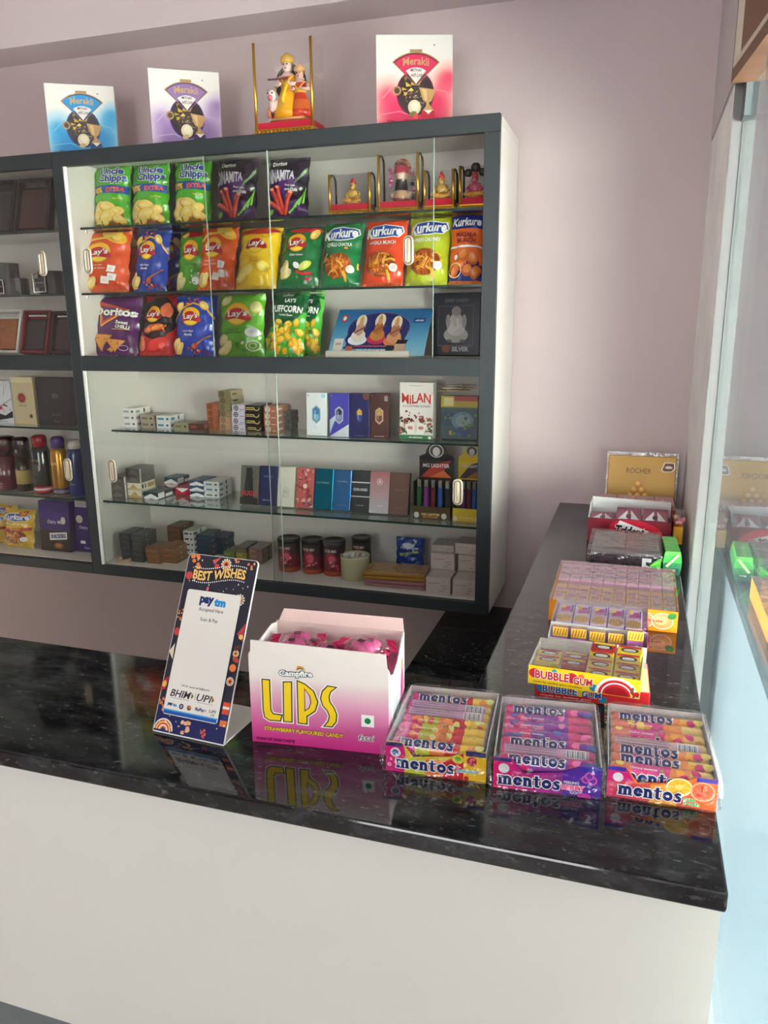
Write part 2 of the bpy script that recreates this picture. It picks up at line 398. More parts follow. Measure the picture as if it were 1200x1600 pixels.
HNDD = mat('brass_shadow_line', (70, 56, 38), .35, .6)
def oblong(w, h, n=10):
    r = w/2; P = []
    for k in range(n+1): a = PI*k/n; P.append((r*math.cos(a), h/2-r+r*math.sin(a)))
    for k in range(n+1): a = PI+PI*k/n; P.append((r*math.cos(a), -h/2+r+r*math.sin(a)))
    return P
def door(parent, org, x0, x1, z0, z1, y, hx, hz):
    d = MB().box((x0-org[0], y-.002, z0-org[2]), (x1-org[0], y+.002, z1-org[2])).build('glass_door', GLASS, parent)
    for xe in (x0-org[0]-.0010, x1-org[0]-.0005):
        MB().box((xe, y-.0022, z0-org[2]), (xe+.0015, y+.0022, z1-org[2])).build('polished_edge', mat('glass_edge_pale', (170, 182, 174), .25), d)
    h = MB(); hh = [(.031, .078, .0025), (.0265, .0735, .0066), (.0155, .0635, .0066), (.0125, .0600, .0035), (.0085, .0555, .0055)]
    h.loft([[(hx-org[0]+px, y-dy-.002, hz-org[2]+pz) for px, pz in oblong(w, g)] for w, g, dy in hh])
    h.build('finger_pull', HND, d, True)
    g = MB(); g.loft([[(hx-org[0]+px, y-.0088, hz-org[2]+pz) for px, pz in oblong(w, q)] for w, q in ((.0205, .0685), (.0165, .0645))], cap0=False, cap1=False)
    g.build('groove_shade', HNDD, d)  # flat dark ring carries the shade of the pull's inner recess
    return d
def hpos(px, py): v = at(px, py, y=YC+.01); return v.x, v.z
o1 = (-1.2, 0, ZCB); o2 = (-2.42, 0, ZCB)
door(cab, o1, -1.162, -.492, ZM1, ZCT-.042, YC+.008, *hpos(140, 408))
door(cab, o1, -.695, -.021, ZM1, ZCT-.042, YC+.0165, *hpos(638, 391))
door(cab, o1, -1.154, -.492, ZI, ZM0, YC+.008, *hpos(178, 735))
door(cab, o1, -.530, XRC, ZI, ZM0, YC+.0165, *hpos(715, 769))
door(cab2, o2, -1.86, -1.2025, ZM1, ZCT-.042, YC+.008, *hpos(69, 412))
door(cab2, o2, -1.86, -1.2025, ZI, ZM0, YC+.008, *hpos(109, 733))
door(cab2, o2, -2.385, -1.80, ZM1, ZCT-.042, YC+.0165, -2.33, 1.72)
door(cab2, o2, -2.385, -1.80, ZI, ZM0, YC+.0165, -2.33, 1.08)
def gshelf(parent, org, x0, x1, z, yf):
    s_ = MB().box((x0-org[0], yf, z-.006-org[2]), (x1-org[0], -.021, z-org[2])).build('glass_shelf', SHELFG, parent)
    MB().box((x0-org[0], yf-.0008, z-.0064-org[2]), (x1-org[0], yf+.0004, z-org[2])).build('shelf_edge', SHELFE, s_)
    for k, xx in enumerate((x0+.004, x1-.004)):
        MB().lathe([(.003, 0), (.003, .008)], 8).build('shelf_pin', CHROME, s_, loc=(xx-org[0], yf+.02, z-.0145-org[2]))
S1, S2, S3, S4, S5, S6 = 1.842, 1.645, ZM1-.004, 1.203, .975, ZI     # shelf heights, top to bottom
gshelf(cab, o1, -1.164, .115, S1, -.265); gshelf(cab, o1, -1.164, .115, S2, -.288)
gshelf(cab, o1, -1.164, .115, S4, -.203); gshelf(cab, o1, -1.164, .115, S5, -.280)
LS1, LS2, LS4, LS5 = 1.838, 1.645, 1.212, .972
for z, yf in ((LS1, -.27), (LS2, -.275), (LS4, -.27), (LS5, -.275)): gshelf(cab2, o2, -2.384, -1.219, z, yf)

# unseen ceiling tubes added to fill the shop with light
TUBE = bpy.data.materials.new('added_tube_light'); TUBE.use_nodes = True
_b = TUBE.node_tree.nodes['Principled BSDF']; _b.inputs['Emission Color'].default_value = (1, .93, .82, 1); _b.inputs['Emission Strength'].default_value = 6
for k, (x, y) in enumerate(((-.9, -2.5), (-.9, -3.7))):
    t = thing('added_tube_light', 'added white ceiling fill tube over the customer side, %s the shop front' % ('nearer' if k else 'farther from'), 'lamp', (x, y, 2.93), group='added ceiling fill tubes')
    MB().box((-.62, -.03, 0), (.62, .03, .07)).build('batten', CEILM, t)
    MB().tube([(-.6, 0, -.02), (.6, 0, -.02)], .016, 10).build('tube', TUBE, t, True)

# ================================================================== packs: shared builders
WHT, BLK, RED, YEL, GRN, BLU = (244, 243, 238), (22, 21, 24), (206, 28, 38), (250, 208, 30), (70, 160, 50), (28, 64, 160)
def fit(xl, xr, yb, yt, yp, zb, lean=0.):
    X0, X1 = at(xl, yb, y=yp).x, at(xr, yb, y=yp).x
    xm = (xl+xr)/2; H = at(xm, yt, y=yp).z-zb
    for _ in range(3): H = (at(xm, yt, y=yp+H*math.sin(lean)).z-zb)/math.cos(lean)
    return (X0+X1)/2, X1-X0, H
def mixc(a, b, t): t = min(1, max(0, t)); return tuple(x+(y-x)*t for x, y in zip(a, b))

def bag(label, px, yp, zb, base, art, lean=.3, roll=0., T=.030, seal=None, group=None, seed=0, grad=None, hmax=.3):
    """a pillow pouch: crimped seals at top and bottom, bulging wrinkled body, printed front"""
    xl, xr, yb, yt = px; xc, w, H = fit(xl, xr, yb, yt, yp, zb, lean); H = min(H, hmax/math.cos(lean))
    R = random.Random(seed); ph = [R.uniform(0, 6) for _ in range(6)]
    t = thing('chips_bag', label, 'chips bag', (xc, yp, zb), (-lean, roll, 0), group)
    s0, s1 = .045, .945
    def th(u, b):
        a = min(1, abs(2*u/w)); bb = min(1, abs(2*b-1))
        return T*max(0, 1-a**2.6)**.6*max(0, 1-bb**4)**.6
    def surf(u, v, h, sg=1):
        b = v/H; e = abs(2*u/w)
        x = u*(1-.045*math.sin(PI*min(1, max(0, b)))**2)
        wr = (.0022*math.sin(19*b+ph[0]+7*u/w)+.0016*math.sin(31*b+ph[1]-11*u/w)+.0012*math.sin(13*u/w*2+ph[2]))*(.35+e)
        if b > s1 or b < s0: wr *= .5
        y = -th(u, b)*(1 if sg > 0 else -.75)+wr
        return (x, y-h*sg, v)
    n, m = 14, 20
    def grid(v0, v1, m, c):
        mb = MB()
        for sg in (1, -1):
            G = [[surf(-w/2+w*i/n, v0+(v1-v0)*j/m, 0, sg) for i in range(n+1)] for j in range(m+1)]
            i0 = len(mb.v); mb.v += [p for r in G for p in r]
            for j in range(m):
                for i in range(n):
                    q = (i0+j*(n+1)+i, i0+j*(n+1)+i+1, i0+(j+1)*(n+1)+i+1, i0+(j+1)*(n+1)+i)
                    mb.f.append(q if sg > 0 else q[::-1]); mb.m.append(0)
                    if grad and sg > 0:
                        b = (v0+(v1-v0)*(j+.5)/m)/H; mb.c.append(grad(((i+.5)/n-.5), b))
                    else: mb.c.append(c)
        return mb
    grid(H*s0, H*s1, m, base).build('pouch', FOIL, t, True)
    sc = seal or mixc(base, (255, 255, 255), .12)
    for v0, v1 in ((0, H*s0), (H*s1, H)):
        mb = MB(); k = 20; zig = H*.008
        A = [surf(-w/2+w*i/k, v0 if v0 else zig*(i % 2), .0004) for i in range(k+1)]; B = [surf(-w/2+w*i/k, v1-(zig*(i % 2) if v0 else 0), .0004) for i in range(k+1)]
        mb.loft([A, B], sc, False, False, False)
        mb.loft([[(p[0], p[1]+.0015, p[2]) for p in B], [(p[0], p[1]+.0015, p[2]) for p in A]], sc, False, False, False)
        mb.build('crimped_seal', FOIL, t)
    a = Art(lambda u, v, h: surf(min(.49, max(-.49, u))*w, min(1.30, max(.03, v))/1.33*H, h+.0006), .05); a.dh = .00022
    art(a); a.build('printed_front', FOILART, t)
    return t
def stand(name, label, cat, px, yp, zb, d, base, art=None, lean=.0, yaw=0., cols=None, group=None, sideart=None, m=None, av=None, shell='carton'):
    """an upright carton whose printed face looks at the room; art in units of its width"""
    xl, xr, yb, yt = px; xc, w, H = fit(xl, xr, yb, yt, yp, zb, lean)
    t = thing(name, label, cat, (xc, yp, zb+d*math.sin(lean)+.0002), (-lean, 0, yaw), group)
    carton(t, w, d, H, base, shell, m, cols)
    if art:
        a = Art(lambda u, v, h: (min(.496, max(-.496, u))*w, -h, min(H/w-.004, max(.004, v))*w)); a.H = H/w; art(a); a.build('printed_front', m or PRINT, t)
    if sideart:
        a = Art(lambda u, v, h: (w/2+h, u*d, v*H)); sideart(a); a.build('printed_side', m or PRINT, t)
    return t

# ---- printed artwork of the snack bags, in units of the bag's width (0..1.33 high)
def crisp(a, cx, cy, rx, ry, rot=0, c=(238, 200, 96), c2=(214, 160, 60)):
    a.ell(cx, cy, rx, ry, c2, rot, 14); a.ell(cx+.008, cy+.012, rx*.9, ry*.86, c, rot, 14)
    a.ell(cx-rx*.15, cy+ry*.1, rx*.5, ry*.3, mixc(c, WHT, .3), rot, 10)
def lays_logo(a, cx=0., cy=.88, k=1.):
    a.ell(cx, cy, .27*k, .235*k, (232, 170, 30)); a.ell(cx, cy+.01*k, .25*k, .215*k, lambda u, v: mixc((255, 226, 60), (246, 178, 24), .5+(v-cy)/(.4*k)))
    n = 12
    up = [(cx-.30*k+.60*k*i/n, cy-.045*k+.05*k*math.sin(PI*i/n*1.5-.6)+.125*k*math.sin(PI*i/n)**.5) for i in range(n+1)]
    dn = [(cx-.30*k+.60*k*i/n, cy-.075*k+.05*k*math.sin(PI*i/n*1.5-.6)-.075*k*math.sin(PI*i/n)**.5) for i in range(n+1)]
    a.poly(dn+up[::-1], (196, 22, 36))
    a.text("Lay's", cx, cy-.005*k, .17*k, WHT, w=.44*k, bold=.03, slant=.18, rot=.06, edge=((120, 8, 22), .03))
def lays_orange(a):
    a.ell(.2, 1.2, .30, .13, (250, 190, 60), -.5); crisp(a, .24, 1.16, .13, .08, -.6); crisp(a, .1, 1.2, .12, .07, .3)
    a.stroke([(-.45, 1.02), (-.2, 1.14), (.1, 1.16), (.35, 1.28)], .05, (255, 214, 70))
    lays_logo(a, -.06, .84, .92)
    a.text("American Style", -.12, .565, .045, (250, 226, 200), bold=.01); a.text("Cream & Onion", -.12, .50, .045, (250, 226, 200), bold=.01)
    for x, y, r in ((.20, .48, .3), (.08, .24, -.3), (.22, .30, .2)):
        a.poly([(x-.09, y-.06), (x+.08, y-.08), (x+.10, y+.06), (x-.06, y+.09)], WHT); a.ell(x, y, .05, .03, (235, 225, 210))
    for x, y, rr in ((-.32, .2, .7), (-.26, .13, .4), (-.20, .19, 1.0)): crisp(a, x, y, .15, .09, rr, (236, 210, 130))
    a.dots(14, -.1, .05, .4, .2, .015, .04, [(220, 60, 20), (190, 30, 20), (250, 120, 40)], 3)
def lays_blue(a):
    a.stroke([(-.5, .72), (-.3, 1.0), (0, 1.14), (.3, 1.05), (.5, .8)], .04, (240, 180, 60))
    crisp(a, .26, 1.08, .13, .08, -.7); crisp(a, -.32, 1.06, .12, .08, .8); a.dots(10, -.2, 1.1, .2, 1.25, .02, .04, [(200, 40, 40), (240, 150, 40)], 5)
    lays_logo(a, -.02, .84, .86)
    a.text("India's Magic", -.06, .52, .055, WHT, bold=.015); a.text("Masala", -.06, .45, .055, WHT, bold=.015)
    a.stroke([(.12, .22), (.30, .34), (.46, .44)], [.05, .035, .03], (170, 110, 60)); a.ell(.10, .20, .09, .06, (150, 80, 40), .5); a.ell(.10, .21, .06, .035, (196, 64, 30), .5)
    a.dots(16, -.05, .04, .42, .16, .015, .035, [(200, 30, 40), (120, 30, 60), (230, 120, 40), (90, 150, 60)], 8)
    for x, y, rr in ((-.36, .22, 1.1), (-.28, .14, .9)): crisp(a, x, y, .17, .09, rr, (236, 205, 120))
def lays_green(a):
    a.ell(0, 1.22, .42, .08, (190, 30, 40)); crisp(a, -.2, 1.2, .12, .06, .3)
    lays_logo(a, .02, .86, .95)
    for x, y, rr in ((-.3, .26, .9), (-.2, .16, .6), (-.36, .14, 1.2)): crisp(a, x, y, .16, .09, rr, (230, 220, 150), (200, 190, 110))
    a.text("Sour Cream", .1, .55, .05, (30, 90, 30)); a.ell(.26, .2, .12, .08, (250, 250, 240)); a.dots(8, .05, .1, .4, .4, .02, .04, [(60, 120, 40), (240, 245, 230)], 4)
def lays_lime(a):
    crisp(a, -.3, 1.16, .15, .09, .6, (226, 232, 140)); crisp(a, .36, 1.02, .12, .13, .2, (238, 232, 150), (206, 200, 90))
    lays_logo(a, -.02, .88, 1.0)
    a.text("Sizzling & Herb", -.12, .56, .045, (40, 90, 20)); a.text("Cream & Onion", -.12, .50, .045, (40, 90, 20))
    for x, y, rr in ((-.36, .34, .5), (-.24, .2, .9), (-.34, .12, .3)): crisp(a, x, y, .15, .10, rr, (238, 228, 160), (206, 196, 110))
    a.ell(.32, .50, .16, .10, (248, 248, 246)); a.ell(.32, .53, .12, .05, (228, 230, 226)); a.ring(.33, .22, .15, .12, .03, (226, 240, 200)); a.ring(.33, .22, .09, .07, .03, (196, 226, 150))
    a.dots(9, -.05, .1, .3, .36, .02, .05, [(60, 140, 30), (120, 190, 50), (236, 240, 180)], 14)
def lays_yellow(a):
    a.ell(0, 1.2, .5, .07, (214, 50, 36)); lays_logo(a, .0, .92, .88)
    crisp(a, -.2, .34, .2, .13, .4, (250, 224, 110), (228, 188, 60)); crisp(a, .22, .42, .17, .12, -.4, (250, 222, 96), (232, 186, 40)); crisp(a, -.3, .16, .15, .08, .2)
    a.text("Classic", -.02, .62, .06, (200, 120, 20)); a.text("Salted", -.02, .55, .06, (200, 120, 20))
def lays_dkgreen(a):
    a.ell(.12, 1.2, .4, .06, (196, 40, 50)); crisp(a, .34, 1.1, .13, .09, .8); lays_logo(a, -.06, .92, .84)
    a.text("Chile Limon", -.05, .66, .05, WHT)
    for x, y, rr in ((-.32, .4, 1.2), (-.26, .26, .4)): crisp(a, x, y, .16, .11, rr, (240, 224, 160), (214, 190, 110))
    a.ell(.2, .42, .16, .09, (206, 226, 70), .5); a.ell(.2, .43, .12, .06, (236, 242, 140), .5); a.stroke([(0, .3), (.15, .25), (.38, .27)], .05, (196, 30, 30)); a.ell(.0, .42, .09, .06, WHT, -.5)
    a.dots(6, .0, .1, .35, .2, .015, .03, [(180, 30, 30), (100, 160, 60)], 6)
def lays_black(a):
    a.ell(0, .78, .52, .46, (30, 26, 26)); a.ell(.02, 1.08, .30, .20, (36, 30, 30))
    for x, y in ((.26, 1.0), (.20, .93), (.32, .92)): a.ell(x, y, .10, .13, (240, 120, 80), .4)
    lays_logo(a, -.10, .86, .78)
    a.ell(-.02, .55, .3, .09, (230, 90, 40), .15); a.ell(-.02, .56, .24, .05, (250, 150, 70), .15); a.ell(.02, .43, .24, .07, (60, 34, 26), .1)
    a.dots(10, -.3, .5, .3, .62, .02, .045, [(210, 50, 30), (250, 180, 60)], 2); a.ell(.1, .22, .3, .12, (236, 60, 50), .3); a.ell(-.36, .24, .12, .16, (236, 130, 90), .2)
def kurkure(sub, seed, subc=WHT):
    def f(a):
        a.poly([(-.40, 1.0), (-.30, 1.16), (.0, 1.20), (.42, 1.16), (.46, 1.06), (.34, .94), (.0, .90), (-.34, .92)], WHT)
        a.poly([(-.38, 1.0), (-.28, 1.14), (.0, 1.18), (.40, 1.14), (.44, 1.06), (.32, .955), (.0, .92), (-.32, .94)], (24, 70, 160))
        a.text("Kurkure", -.02, 1.055, .20, WHT, w=.86, bold=.035, slant=.12, rot=.05)
        a.text(sub, -.02, .82, .075, subc, w=.66, bold=.02)
        R = random.Random(seed)
        a.ell(-.02, .40, .36, .25, (150, 70, 20))
        for i in range(44):
            an = R.uniform(0, PI); r = R.uniform(.08, .24); x = R.gauss(-.02, .15); y = R.gauss(.40, .11)
            a.stroke([(x-r*math.cos(an)*.5, y-r*math.sin(an)*.5), (x, y+.015), (x+r*math.cos(an)*.5, y+r*math.sin(an)*.5)], R.uniform(.022, .045), R.choice([(236, 150, 40), (214, 110, 24), (250, 190, 80), (196, 90, 20)])); a.k -= .8
        a.k += 2; a.ell(.30, .32, .10, .08, (250, 244, 236)); a.ell(.30, .32, .06, .045, (226, 216, 210)); a.stroke([(.14, .28), (.19, .18), (.21, .08)], [.05, .08, .06], (236, 186, 30))
    return f
def kurkure_toy(a):
    a.rect(-.5, 1.02, .5, 1.33, (30, 50, 140)); a.text("Kurkure", .0, 1.15, .17, WHT, w=.84, bold=.035, slant=.1)
    a.text("MASALA", .02, .9, .09, (120, 30, 50), w=.6, bold=.03); a.text("MUNCH", .02, .79, .09, (120, 30, 50), w=.55, bold=.03); a.rect(-.5, .66, .5, .70, WHT)
    for x, y, r in ((-.05, .52, .3), (.24, .44, -.2), (-.26, .26, 1.0), (.1, .24, .1), (.34, .2, .6)):
        a.ell(x, y, .16, .11, (196, 100, 40), r); a.ell(x+.01, y+.02, .12, .075, (226, 136, 60), r)
    a.ring(-.26, .24, .2, .14, .02, (250, 210, 150)); a.ell(-.24, .47, .05, .05, WHT)
def uncle(extra):
    def f(a):
        for k, (t, y) in enumerate((("Uncle", 1.17), ("Chipps", 1.005))):
            a.text(t, .08+.02*k, y, .15 if k == 0 else .19, (20, 70, 150), w=.62+.1*k, bold=.04, edge=(WHT, .07))
        n = 8; w = lambda x: .02*math.sin(4*x)
        a.poly([(-.5+i/n, .70+w(i/n)) for i in range(n+1)]+[(.5-i/n, .86+w(1-i/n)) for i in range(n+1)], (26, 84, 170))
        a.text("30%", -.30, .785, .13, (252, 206, 40), w=.32, bold=.04, edge=((120, 60, 10), .03)); a.text(extra, .2, .78, .10, (240, 96, 50), w=.46, bold=.04)
        a.text("Spicy Treat", .26, .60, .05, (240, 220, 80))
        a.ell(-.05, .22, .46, .2, (150, 96, 40))
        for x, y, rx, ry, r in ((-.26, .40, .22, .13, .5), (.0, .42, .24, .12, -.2), (.2, .30, .22, .12, .3), (-.3, .22, .2, .12, -.3), (-.02, .24, .25, .13, .2), (.28, .16, .18, .09, -.2), (-.18, .10, .2, .07, .1)):
            crisp(a, x, y, rx, ry, r, (240, 208, 110), (196, 146, 60))
        a.dots(8, -.4, .03, .4, .12, .02, .05, [(60, 40, 30), (180, 60, 30), (90, 130, 40)], 4)
    return f
def dinamita(a):
    a.ell(-.12, .72, .42, .30, (84, 34, 110)); a.ell(.0, .2, .52, .24, (60, 28, 84))
    for i in range(9):
        x = .1+.07*i; y = .55+.09*i
        a.stroke([(x-.16, y-.22), (x, y), (x+.2, y+.24)], [.0, .05, .0], (130, 206, 60) if i % 2 else (96, 52, 130))
    for i in range(5): a.stroke([(.1+.08*i, .12+.05*i), (.36+.03*i, .34+.08*i)], [.04, .005], (120, 200, 60))
    a.text("Doritos", -.14, 1.16, .10, WHT, w=.36, bold=.025)
    def warp(x, y): return (x, y+(y-.9)*(-1.2*x)*.8)
    a.text("DINAMITA", -.12, .90, .22, (226, 222, 230), w=.72, bold=.03, warp=warp)
    a.text("Fiery Lime", .14, .68, .06, WHT, bold=.02, rot=-.1); a.text("and Chilli", .16, .60, .06, WHT, bold=.02, rot=-.1)
    for x0, y0, x1, y1 in ((-.32, .62, -.05, .1), (-.18, .66, -.02, .16), (.16, .54, .0, .08), (-.38, .36, -.1, .2)):
        a.stroke([(x0, y0), (x1, y1)], .10, (170, 36, 30)); a.stroke([(x0+.02, y0), (x1+.02, y1)], .055, (226, 84, 60)); a.ell(x0, y0, .05, .03, (250, 140, 100))
    a.ell(-.34, .14, .09, .05, (120, 180, 60), .4)
def doritos(a):
    a.poly([(-.36, 1.18), (-.24, .62), (.30, .98)], (210, 60, 30)); a.poly([(-.30, 1.08), (-.21, .72), (.20, .97)], (84, 24, 92))
    a.stroke([(-.36, 1.19), (-.24, .62), (.32, .98)], .035, (250, 190, 60))
    a.text("Doritos", .02, .93, .18, WHT, w=.92, bold=.04, rot=-.06, edge=((40, 10, 50), .03))
    a.text("Sweet", .2, .70, .08, WHT, bold=.03, rot=-.1); a.text("CHILLI", .22, .60, .075, WHT, bold=.03, rot=-.1); a.rect(.02, .535, .4, .55, (230, 160, 40))
    for P in ([(-.42, .46), (.04, .42), (-.20, .06)], [(-.08, .10), (.30, .32), (.02, .05)], [(-.1, .34), (.32, .30), (.1, .04)]):
        a.poly(P, (176, 106, 40)); c = (sum(p[0] for p in P)/3, sum(p[1] for p in P)/3); a.poly([(c[0]+(p[0]-c[0])*.86, c[1]+(p[1]-c[1])*.86) for p in P], (226, 156, 70))
        a.dots(7, c[0]-.08, c[1]-.07, c[0]+.08, c[1]+.07, .008, .018, [(150, 70, 20), (190, 40, 30), (80, 110, 40)], 3)
    a.ring(.28, .14, .1, .06, .015, (200, 180, 210))
def puffcorn(a):
    a.ell(.0, 1.0, .46, .36, (22, 92, 52)); a.text("UnReal", .0, 1.25, .07, WHT, rot=.05); a.text("LAY'S", .1, 1.12, .09, WHT, bold=.035)
    a.text("PUFFCORN", .02, .94, .14, WHT, w=.80, bold=.035, rot=-.05, edge=((16, 70, 40), .03)); a.text("Yummy Cheese", .02, .81, .055, WHT, rot=-.05)
    R = random.Random(5)
    for i in range(34):
        x, y = R.uniform(-.46, .46), R.uniform(.04, .66); rr = R.uniform(0, 3); r = R.uniform(.07, .13)
        a.ell(x, y, r, r*.62, (214, 152, 20), rr, 8); a.ell(x+.01, y+.015, r*.8, r*.42, R.choice([(250, 206, 50), (252, 222, 90), (244, 190, 40)]), rr, 8); a.k -= 1.2
    a.k += 2
    for x, y in ((-.2, .5), (.1, .2), (.3, .45), (-.3, .18)): a.ell(x, y, .05, .03, (80, 150, 40), .6)

# ================================================================== upper half of the chips cabinet
GR1, GR2, GR3 = 'snack bags on the top glass shelf', 'snack bags on the second glass shelf', 'snack bags on the cabinet floor above the middle rail'
ug = lambda u, b: mixc((66, 168, 40), (112, 196, 60), abs(u)*2)
Y1, Y2, Y3 = -.175, -.215, -.215
for k, (px, ex) in enumerate((((150, 206, 352, 259), 'EXTRA'), ((209, 266, 354, 257), 'EXTRA'), ((274, 331, 354, 253), 'EXTRA'))):
    lb = ['lime green potato chips bag with blue band, beside the white side wall', 'lime green potato chips bag with blue band, middle of the three', 'lime green potato chips bag with blue band, beside the black bag'][k]
    bag(lb, px, Y1, S1, (84, 180, 46), uncle(ex), .12, 0, seed=k, group=GR1)
for k, px in enumerate(((341, 402, 349, 250), (419, 482, 347, 248))):
    bag(['black and purple spicy chips bag with green slashes, beside the lime green bags', 'black and purple spicy chips bag with green slashes, beside the idol cases'][k], px, Y1, S1, (40, 30, 48), dinamita, .16, 0, seed=5+k, group=GR1)
row2 = [
    ('orange potato chips bag with round logo behind the finger pull', (128, 202, 457, 350), -.235, (232, 84, 26), lays_orange, .22),
    ('orange potato chips bag tucked behind the front orange bag', (160, 216, 452, 362), -.12, (222, 74, 24), lays_orange, .2),
    ('royal blue masala chips bag in front of another blue bag', (208, 260, 457, 357), -.235, (30, 62, 160), lays_blue, .28),
    ('royal blue masala chips bag half hidden behind the front blue bag', (240, 288, 452, 360), -.13, (26, 54, 146), lays_blue, .25),
    ('grass green chips bag overlapped by an orange bag', (276, 322, 457, 362), -.185, (92, 170, 44), lays_green, .26),
    ('orange potato chips bag between the green and yellow bags', (309, 366, 457, 356), -.235, (236, 92, 28), lays_orange, .30),
    ('bright yellow salted chips bag', (367, 431, 457, 357), -.235, (244, 200, 24), lays_yellow, .36),
    ('dark green chilli lime chips bag beside the yellow bag', (434, 498, 458, 356), -.235, (24, 112, 60), lays_dkgreen, .36),
    ('dark green crunchy puffs bag with pile of orange sticks', (501, 561, 457, 350), -.235, (26, 124, 70), kurkure('CHILLI CHATKA', 11), .32),
    ('red orange crunchy puffs bag with pile of orange sticks', (565, 629, 455, 346), -.235, (232, 76, 34), kurkure('MASALA MUNCH', 12), .34),
    ('yellow green crunchy puffs bag with pile of orange sticks', (632, 698, 453, 340), -.235, (186, 200, 46), kurkure('GREEN CHUTNEY', 13), .38),
    ('orange and navy snack bag with brown biscuit shapes', (699, 752, 450, 335), -.225, (232, 110, 40), kurkure_toy, .26)]
for k, (lb, px, yp, c, art, ln) in enumerate(row2):
    gr = None
    if art is kurkure_toy: gr = lambda u, b: (28, 52, 130) if b < .25+.1*math.sin(6*u) else (232, 110, 40)
    bag(lb, px, yp, S2, c, art, ln, 0, T=.026, seed=20+k, group=GR2, grad=gr, hmax=S1-S2-.008)
row3 = [
    ('deep purple tortilla chips bag with two triangle chips', (142, 214, 556, 463), -.235, (88, 26, 96), doritos, .32, None),
    ('black and red potato chips bag with flame colours', (217, 273, 557, 462), -.222, (206, 36, 36), lays_black, .34, None),
    ('royal blue masala chips bag between red and lime bags', (273, 336, 557, 462), -.235, (30, 66, 172), lays_blue, .2, None),
    ('lime green potato chips bag with cream bowl picture', (343, 413, 557, 458), -.235, (104, 190, 40), lays_lime, .14, None),
    ('two-tone green cheese puffs bag with yellow puffs', (414, 474, 558, 455), -.235, (70, 170, 60), puffcorn, .34, lambda u, b: (24, 100, 56) if b > .55+.3*u else (88, 186, 66)),
    ('two-tone green cheese puffs bag behind its twin', (448, 500, 556, 458), -.15, (90, 196, 70), puffcorn, .28, lambda u, b: (30, 110, 60) if b > .9 else (96, 200, 76))]
for k, (lb, px, yp, c, art, ln, gr) in enumerate(row3):
    bag(lb, px, yp, S3, c, art, ln, 0, T=.026, seed=40+k, group=GR3, grad=gr, hmax=S2-S3-.008)

# ---- desk calendar with three seated figures, on a white card foot
xc, w, H = fit(512, 662, 556, 486, -.22, S3, .35)
cal = thing('desk_calendar', 'blue desk calendar with three haloed seated figures', 'calendar', (xc, -.22, S3))
ns = 8; mb = MB()
def calS(u, v, h):
    b = v/H; y = .11*b**1.15; return (u*(1-.12*(1-b)*0+.0), y-h, .006+v*.94)
mb.loft([[calS(-w/2, H*i/ns, 0) for i in range(ns+1)], [calS(w/2, H*i/ns, 0) for i in range(ns+1)]], (70, 140, 190), False, False, False)
mb.loft([[(p[0], p[1]+.003, p[2]) for p in [calS(w/2, H*i/ns, 0) for i in range(ns+1)]], [(p[0], p[1]+.003, p[2]) for p in [calS(-w/2, H*i/ns, 0) for i in range(ns+1)]]], (210, 206, 200), False, False, False)
mb.build('calendar_sheet', PRINT, cal)
a = Art(calS, .03)
a.rect(-w/2, 0, w/2, H, lambda u, v: mixc((150, 196, 214), (24, 110, 170), v/H+.1))
ring = [(-.35*w, .02), (-.34*w, .55*H)]+[(.32*w*math.cos(t)-.02*w, .60*H+.32*H*math.sin(t)) for t in np.linspace(PI, 0, 12)]+[(.30*w, .55*H), (.24*w, .02)]
a.poly([(x*1.03, y*1.02) for x, y in ring], (120, 110, 160)); a.poly(ring, (30, 40, 110))
for x, y, c, lo in ((-.22, .58, (224, 214, 206), (226, 232, 240)), (-.02, .60, (196, 130, 60), (200, 40, 90)), (.16, .55, (206, 150, 110), (214, 120, 60))):
    X = x*w; a.ell(X, (y+.14)*H, .055*w, .16*H, (240, 228, 206), n=18)
    a.ell(X, (y-.25)*H, .10*w, .11*H, lo); a.ell(X, (y-.16)*H, .075*w, .13*H, c); a.ell(X, (y-.02)*H, .045*w, .14*H, mixc(c, (150, 60, 40), .4)); a.ell(X, (y+.13)*H, .022*w, .075*H, (214, 160, 120)); a.poly([(X-.024*w, (y+.18)*H), (X+.024*w, (y+.18)*H), (X, (y+.30)*H)], (220, 170, 60))
    a.stroke([(X-.05*w, (y-.1)*H), (X+.06*w, (y+.04)*H)], .006, (150, 80, 40))
a.rect(-.44*w, .72*H, -.38*w, .88*H, (190, 60, 50)); a.ell(-.41*w, .8*H, .018*w, .05*H, WHT)
a.rect(.33*w, .70*H, .45*w, .80*H, (30, 60, 130)); a.text('calendar', .39*w, .75*H, .05*H, WHT, w=.09*w)
a.text('SAI SHIVAM 2024', -.03*w, .09*H, .10*H, WHT, w=.34*w, bold=.03); a.rect(-.24*w, .19*H, .14*w, .215*H, (190, 90, 80))
a.rect(-.46*w, .05*H, -.36*w, .36*H, (226, 218, 210)); a.text('2024', -.41*w, .25*H, .05*H, (170, 60, 60), w=.06*w); a.rect(.19*w, .03*H, .30*w, .25*H, (190, 160, 130)); a.poly([(.19*w, .25*H), (.30*w, .25*H), (.32*w, .34*H), (.21*w, .34*H)], (40, 36, 60)); a.rect(-.32*w, .07*H, -.25*w, .20*H, (180, 90, 60)); a.rect(.10*w, .10*H, .18*w, .22*H, (24, 40, 50))
a.build('calendar_print', PRINT, cal)
MB().box((-w/2-.004, -.012, 0), (w*.36, .10, .020), (222, 216, 202)).build('foot', PAPER, cal, bevel=.003)
